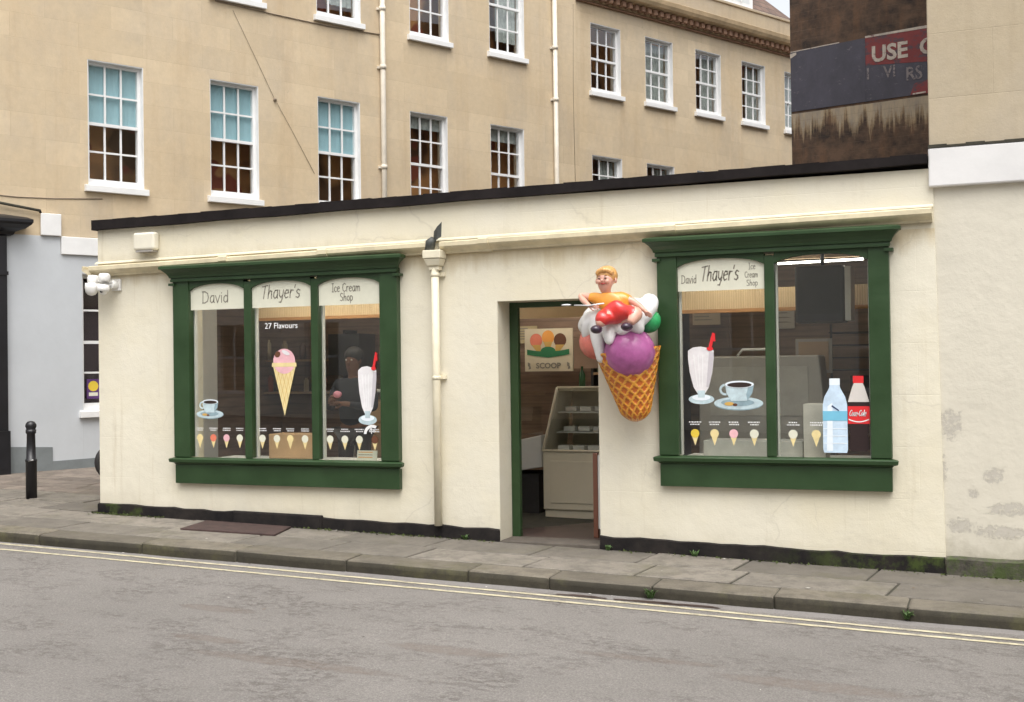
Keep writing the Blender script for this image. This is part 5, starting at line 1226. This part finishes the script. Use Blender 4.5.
# ------------------------------------------------------------------ right-hand building
def lean(o, x, offx=0):
    for v in o.data.vertices:
        if abs(v.co.x + offx - x) < .02: v.co.x += .05 * (2.95 - v.co.z) / 3.1
lean(wl, SX1, -4.6)
rb = thing('stone_building', 'tall stone building with a white band and peeling off-white ground floor on the right', 'building', (3.8, 0, -.2))
OFF[rb.name] = (0, 0, 0); rb.location = (0, 0, 0)
RX0, RX1 = -.458, 8
m = MB(); m.box(RX0 - .012, RX1, .012, 7, -.6, 2.94); m.build('painted_wall', M['rightpaint'], rb, bevel=.01); lean(rb.children[-1], RX0 - .012)
m = MB()
n = 40; x0, x1 = RX0 - .035, RX1
m.box(x0, x1, -.05, .3, 2.925, 3.235); m.build('band', simple('band_white', (.70, .69, .68), .75, .06, 2.5, .35, 14), rb, bevel=.012)
m = MB()
for k in range(60):
    a = x0 + (x1 - x0) * k / 60; m.box(a, a + (x1 - x0) / 60 + .0, -.052, .02, 3.2352, 3.25 + U(0, .012))
m.build('band_flashing', M['joint'], rb)
m = MB(); m.box(RX0 - .03, RX1, 0, 7, 3.236, 11); m.build('upper_wall', M['stone_right'], rb, bevel=.01)
m = MB(); n = 60
tops = [-.035 - .0215 * (k / n * 8) + U(-.012, .012) for k in range(n + 1)]
for k in range(n):
    p, q = RX0 + .002 + 8.4 * k / n, RX0 + .002 + 8.4 * (k + 1) / n
    m.face([(p, -.05, -.6), (q, -.05, -.6), (q, -.05, tops[k + 1]), (p, -.05, tops[k])]); m.face([(p, -.05, tops[k]), (q, -.05, tops[k + 1]), (q, .015, tops[k + 1] + .02), (p, .015, tops[k] + .02)])
m.face([(RX0 + .002, .015, -.6), (RX0 + .002, -.05, -.6), (RX0 + .002, -.05, tops[0]), (RX0 + .002, .015, tops[0])])
lean(m.build('plinth', M['mossy'], rb, merge=True), RX0)

# ------------------------------------------------------------------ dark flank wall behind the roof
ang = radians(-13.2)
fb = thing('flank_building', 'dark stained masonry building with a faded painted sign behind the shop roof', 'building', (-.48, 5.0, 0), ang, local=True)
fb.location = (-.48, 4.6 + .3, 0)
K = 1.0 + .3 / 14.786     # same bearing from the street, a touch further back
m = MB(); m.box(-1.93 * K, 3.0, 0, 16, -.3, 10); m.build('wall', M['flank'], fb)  # unseen depth lengthened to keep sky reflections out of the terrace panes
def fz2(z): return 1.551 + (z - 1.551) * K
def fzr(pts): return [(x * K, fz2(z)) for x, z in pts]
zt, zb = lambda x: 5.44, lambda x: 4.66
m = MB(); m.prism(fzr([(-1.925, 4.665), (-.98, 4.665), (-.98, 5.435), (-1.925, 5.405)]), -.008, -.001, 0)
m.prism(fzr([(-.978, 4.665), (-.2, 4.665), (-.2, 5.03), (-.978, 5.10)]), -.008, -.001, 0)
m.prism(fzr([(-.978, 5.102), (-.2, 5.032), (-.2, 5.425), (-.978, 5.43)]), -.008, -.001, 1)
m.prism(fzr([(-.45, 4.665), (-.2, 4.665), (-.2, 4.83), (-.40, 4.80)]), -.010, -.0085, 1)
sg = m.build('painted_sign', [M['sign_blue'], M['sign_red']], fb)
m = MB(); m.prism(fzr([(-.978, 5.433), (-.2, 5.428), (-.2, 5.462), (-.978, 5.455)]), -.009, -.001); m.build('sign_border', M['sign_white'], sg); m = MB(); m.prism(fzr([(-1.925, 5.408), (-1.3, 5.427), (-1.3, 5.438), (-1.925, 5.418)]), -.009, -.001)
m.prism(fzr([(-.42, 4.668), (-.27, 4.672), (-.27, 4.690), (-.42, 4.684)]), -.012, -.0085); m.prism(fzr([(-1.93, 5.33), (-1.85, 5.37), (-1.85, 5.40), (-1.93, 5.39)]), -.011, -.0085); m.build('sign_border', M['sign_white'], sg)
def sign_text(s, x, z, h, mat, sx=1, bold=.0):
    return text_mesh('lettering', s, mat, sg, x * K, fz2(z), h * K, -.012, sx, bold)
sign_text('USE', -.905, 5.13, .19, M['sign_white'], 1.0, .008); sign_text('C', -.335, 5.13, .19, M['sign_white'], 1.0, .008)
sign_text('RS', -.50, 4.85, .16, M['sign_ghost'], .85, .004); sign_text('I', -.97, 4.93, .14, M['sign_ghost'], .9, .004); sign_text('VI', -.76, 4.92, .14, M['sign_ghost'], .9, .004)

# ------------------------------------------------------------------ long Georgian terrace behind
ang = radians(63.5)
tb = thing('georgian_terrace', 'long honey stone terrace with white sash windows, dentil cornice and grey painted ground floor', 'building', (-12.2, 2.8, 0), ang, local=True)
Wd, Hd = .84, 1.79
wins = []   # u, z, w, h, style
for u in (-3.6, -1.62, .60, 2.50, 4.42, 6.29, 8.125): wins.append((u, 4.19, .835, 1.79, 'low'))
for u in (-3.6, -1.62, .60, 2.55, 4.42, 6.31, 8.13): wins.append((u, 7.31, .87, 1.85, 'up'))
for k in range(7):
    u = 10.80 + 1.61 * k
    wins.append((u, 6.97, .87, 1.37, 'b')); wins.append((u, 4.33, .87, 1.37, 'bl'))
wins.append((.49, .985, .90, 1.93, 'g'))
def hol(u0, u1): return [(u, u + w, z, z + h) for u, z, w, h, s in wins if u0 <= u < u1]
m = MB(); m.wall(-6, 10.37, 3.44, 11.5, 0, .30, hol(-6, 10.3)); m.wall(10.371, 24, 3.44, 8.72, .03, .33, hol(10.3, 30))
m.wall(-6, 24, -.3, 3.439, 0, .30, [h for h in hol(-6, 30) if h[2] < 3])
m.box(-6, 24, 8, 8.3, -.3, 9.3); m.box(-6, -5.7, .31, 8, -.3, 11.4); m.box(23.7, 24, .34, 8, -.3, 8.7); m.box(-5.69, 10.37, .301, 8, 11.3, 11.5); m.box(-5.69, 23.69, .34, 7.99, 6.15, 6.25); m.box(-5.69, 23.69, .34, 7.99, 3.2, 3.3)
m.build('wall', M['stone'], tb)
m = MB(); m.box(-5.6, 10.3, .70, .75, .1, 11.2); m.box(10.31, 23.6, .95, 1.0, .1, 8.7); m.build('interior_wall', M['room'], tb)
# cornice, dentils, parapet
m = MB()
prof = [(0, 8.72), (.05, 8.74), (.06, 8.86), (.10, 8.87), (.30, 8.90), (.34, 8.96), (.36, 9.04), (.30, 9.07), (0, 9.08)]
L = len(prof); i0 = 0
for x in (10.372, 24):
    for o_, z_ in prof: m.v.append((x, .03 - o_, z_))
for q in range(L):
    r = (q + 1) % L; m.f.append([q, r, L + r, L + q]); m.m.append(0); m.s.append(False)
m.f.append(list(reversed(range(L)))); m.f.append(list(range(L, 2 * L))); m.m += [0, 0]; m.s += [False] * 2
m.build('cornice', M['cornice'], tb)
m = MB(); x = 10.42
while x < 22: m.box(x, x + .10, -.16, -.03, 8.765, 8.868); x += .19
m.box(10.375, 24, -.028, .028, 8.70, 8.72)
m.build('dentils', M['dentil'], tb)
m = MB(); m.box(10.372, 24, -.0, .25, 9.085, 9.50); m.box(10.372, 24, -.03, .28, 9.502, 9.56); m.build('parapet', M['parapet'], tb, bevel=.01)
# roof with hip and dormer
m = MB(); e0, e1, rA, rB = (10.3, .30, 9.57), (18.6, .30, 9.57), (10.3, 3.1, 12.7), (15.8, 3.1, 12.7); e2 = (18.6, 7, 9.57); e3 = (10.3, 7, 9.57)
m.face([e0, e1, rB, rA]); m.face([e1, e2, rB]); m.face([e2, e3, rA, rB]); m.face([e3, e0, rA]); m.face([e3, e2, e1, e0])
m.build('roof', M['slate'], tb)
m = MB(); m.box(15.35, 16.6, .42, 2.2, 9.74, 10.95); m.box(15.25, 16.7, .36, 2.3, 10.955, 11.05); dm = m.build('dormer', M['white'], tb, bevel=.01)
m = MB(); m.box(15.5, 16.45, .40, .419, 9.85, 10.85); m.build('pane', M['sashglass'], dm)
m = MB()
for k in range(1, 3): m.box(15.5 + .317 * k - .015, 15.5 + .317 * k + .015, .385, .399, 9.85, 10.85)
m.box(15.5, 16.45, .384, .3985, 10.33, 10.36); m.build('glazing_bars', M['white'], dm)
# sash windows: one of each size, then copies
def sash(w, h, rows=2):
    m = MB(); t = .035
    # white lining of the reveal
    m.box(0, .012, .004, .17, 0, h); m.box(w - .012, w, .004, .17, 0, h); m.box(.0125, w - .0125, .004, .17, h - .012, h)
    m.box(.0125, w - .0125, .004, .17, 0, .03)
    m.box(.0125, .055, .09, .169, .0305, h - .0125); m.box(w - .055, w - .0125, .09, .169, .0305, h - .0125); m.box(.0555, w - .0555, .09, .169, h - .055, h - .0125); m.box(.0555, w - .0555, .09, .169, .0305, .10)
    hm = h * .5; b = .013; a0, a1 = .056, w - .056
    m.box(a0, a1, .095, .14, hm - .022, hm + .022)
    for k in (1, 2):
        x = a0 + (a1 - a0) * k / 3; m.box(x - b, x + b, .10, .128, hm + .0225, h - .0555); m.box(x - b, x + b, .12, .148, .1005, hm - .0225)
    for z0, z1, yy in ((hm, h - .055, .10), (.10, hm, .12)):
        zz = (z0 + z1) / 2; m.box(a0, a1, yy + .001, yy + .027, zz - b, zz + b)
    o = m.build('window', M['white'], tb)
    m = MB(); m.box(a0, a1, .114, .117, hm + .02, h - .055); m.box(a0, a1, .134, .137, .1, hm - .02); p = m.build('pane', M['sashglass'], o)
    m = MB(); m.hexa([(-.06, -.075, -.10), (w + .045, -.075, -.10), (w + .045, .0, -.10), (-.06, .0, -.10)], [(-.06, -.075, -.012), (w + .045, -.075, -.012), (w + .045, .0, .0), (-.06, .0, .0)]); sl_ = m.build('sill', M['white'], o, bevel=.004)
    return o
protos = {}
def flat(parent, name, mat, x0, x1, z0, z1, y, wavy=0):
    m = MB(); n = 24 if wavy else 1
    for k in range(n):
        a, b = x0 + (x1 - x0) * k / n, x0 + (x1 - x0) * (k + 1) / n; f = lambda t: y + wavy * sin(t * 60)
        m.face([(a, f(a), z0), (b, f(b), z0), (b, f(b), z1), (a, f(a), z1)])
        m.face([(b, f(b) + .006, z0), (a, f(a) + .006, z0), (a, f(a) + .006, z1), (b, f(b) + .006, z1)])
    return m.build(name, mat, parent)
for k, (u, z, w_, h_, s_) in enumerate(wins):
    key = (round(w_, 3), round(h_, 3))
    if key not in protos:
        o = protos[key] = sash(w_, h_)
    else:
        src = protos[key]; o = src.copy(); COL.objects.link(o); o.parent = tb; OFF[o.name] = (0, 0, 0)
        for c in [c for c in src.children if c.name.split('.')[0] in ('pane', 'sill')]:
            q = c.copy(); COL.objects.link(q); q.parent = o
    o.location = (u, .03 if u > 10.3 else 0, z)
    if s_ == 'low':
        if u < 5: flat(o, 'blind', M['blind'], .05, w_ - .05, h_ * .5, h_ - .05, .155, .003)
        else: flat(o, 'blind', M['curtain'], .05, w_ - .05, h_ * .86 if u < 7 else h_ * .85, h_ - .05, .19, .006)
    if s_ in ('b', 'bl'):
        x0c = .05 if k % 3 == 1 else w_ * .48
        if u > 12 or s_ == 'bl': flat(o, 'curtain', M['curtain'], x0c, w_ - .06, .1, h_ - .06, .24, .02)
    if s_ == 'up': flat(o, 'blind', M['curtain'], w_ * .4, w_ - .05, .3, h_ - .06, .22, .015) if k % 2 else None
    if s_ == 'g':
        m = MB(); poly(m, [(.10, .16), (.29, .16), (.29, .44), (.10, .44)], .105, ii('purple')); poly(m, ell(.195, .34, .075, .075, 12), .104, ii('yel')); poly(m, [(.13, .20), (.26, .20), (.26, .25), (.13, .25)], .104, ii('cream')); compact(m.build('sticker', IM, o))
        flat(o, 'curtain', simple('dark_plum_curtain', (.05, .03, .045), .9), .05, w_ - .05, .1, h_ - .05, .5)  # added dark sheet; its colour stands for the dim room behind the panes
# downpipes, cables
for u, wd in ((5.69, .045), (9.74, .045)):
    m = MB(); m.tube([(u, -.06, 11.2 if u < 6 else 8.9), (u, -.06, .2)], wd, n=14)
    for z_ in (4.9, 6.6, 7.6, 8.6): m.tube([(u, -.06, z_), (u, -.06, z_ + .07)], wd + .012, n=14); m.box(u - .085, u + .085, -.03, -.001, z_ + .01, z_ + .05)
    m.build('downpipe', M['pipe'], tb)
cabm = simple('grey_cable', (.24, .19, .14), .7)
m = MB(); m.tube([(2.6, -.012, 7.19), (3.6, -.012, 7.17), (4.6, -.012, 7.16), (5.7, -.012, 7.20)], .009, n=6); m.build('cable', cabm, tb)
m = MB(); m.tube([(2.9, -.012, 7.1), (3.30, -.012, 6.39), (3.6, -.012, 5.85), (3.95, -.012, 5.32), (4.34, -.012, 4.7)], .0035, n=6); m.tube([(3.62, -.012, 5.82), (3.62, -.03, 5.79)], .025, n=8); m.build('cable', cabm, tb)
m = MB(); m.tube([(10.30, -.004, 8.6), (10.27, -.004, 6.9), (10.29, -.004, 5)], .004, n=6); m.build('cable', cabm, tb)
m = MB(); m.tube([(.8, -.004, 4.0), (.1, -.004, 3.95), (-.4, -.004, 3.93), (-1.2, -.004, 3.95)], .008, n=6); m.build('cable', cabm, tb)
# grey painted ground floor with its stepped top and white blocks
m = MB(); m.prism([(-.565, .05), (.489, .05), (.489, 3.172), (.19, 3.172), (.19, 3.42), (-.565, 3.42)], -.014, -.001)
m.prism([(.4895, .05), (1.391, .05), (1.391, .88), (.4895, .88)], -.014, -.001); m.prism([(.4895, 2.918), (1.391, 2.918), (1.391, 3.172), (.4895, 3.172)], -.014, -.001); m.prism([(1.3915, .05), (6.5, .05), (6.5, 3.172), (1.3915, 3.172)], -.014, -.001)
m.build('painted_ground_floor', M['greypaint'], tb)
m = MB(); m.prism([(-.565, .0), (.05, .0), (.05, .495), (-.565, .53)], -.028, -.0145); m.prism([(.0505, .0), (6.4, .0), (6.4, .40), (.0505, .30)], -.028, -.0145); m.build('plinth', M['darkgrey'], tb)
m = MB(); m.box(-.09, .188, -.06, -.015, 3.425, 3.73); m.box(.192, 6.4, -.05, -.015, 3.175, 3.425); m.build('band', M['white'], tb, bevel=.008)
m = MB(); m.tube([(-.9, -.05, 3.86), (-.1, -.05, 3.76), (-.09, -.03, 3.74)], .02, n=6); m.build('flashing', M['joint'], tb)
# black shopfront at far left
m = MB(); m.box(-.87, -.568, -.10, -.001, .0, 3.38); m.box(-.90, -.55, -.13, -.0015, .0, .75); m.box(-.895, -.555, -.12, -.0015, 2.85, 2.90); m.box(-4.6, -.88, -.05, -.001, .0, .6); m.box(-4.6, -.88, -.04, -.001, 2.9, 3.38)
m.loft(-4.6, -.56, -.02, [(.05, 3.385), (.08, 3.40), (.10, 3.44), (.20, 3.48), (.26, 3.53), (.28, 3.56), (.28, 3.60), (.22, 3.63), (0, 3.68)]); m.build('shopfront', M['black'], tb, bevel=.004)
m = MB(); m.box(-4.5, -.9, -.02, -.003, .61, 2.89); m.build('shopfront_glass', simple('dark_shop_glass', (.02, .02, .022), .08, 0, bump=0), tb)
m = MB(); m.box(1.2, 1.26, -.03, -.015, 3.55, 3.6); 

# ------------------------------------------------------------------ terrace across the street (seen only as reflections)
ot = thing('opposite_terrace', 'pale stucco terrace across the street facing the shop', 'building', (-6, -19, 0), radians(180), local=True)
hl = [(x, x + 1.1, z, z + 1.9) for x in range(-22, 24, 3) for z in (.9, 4.4, 7.6)]
m = MB(); m.wall(-25, 26, -.8, 10.5, 0, .35, hl); m.box(-25, 26, 1.4, 1.6, -.8, 10.4); m.build('wall', simple('pale_stucco', (.74, .72, .66), .8, .1, 1), ot)
m = MB()
for a, b, c, d in hl: m.box(a - .05, b + .05, -.06, 0, c - .1, c); m.box(a, b, .12, .16, c + .92, c + .98); m.box((a + b) / 2 - .02, (a + b) / 2 + .02, .12, .16, c, d); m.box(a, a + .06, .10, .17, c, d); m.box(b - .06, b, .10, .17, c, d)
m.build('windows', M['white'], ot)
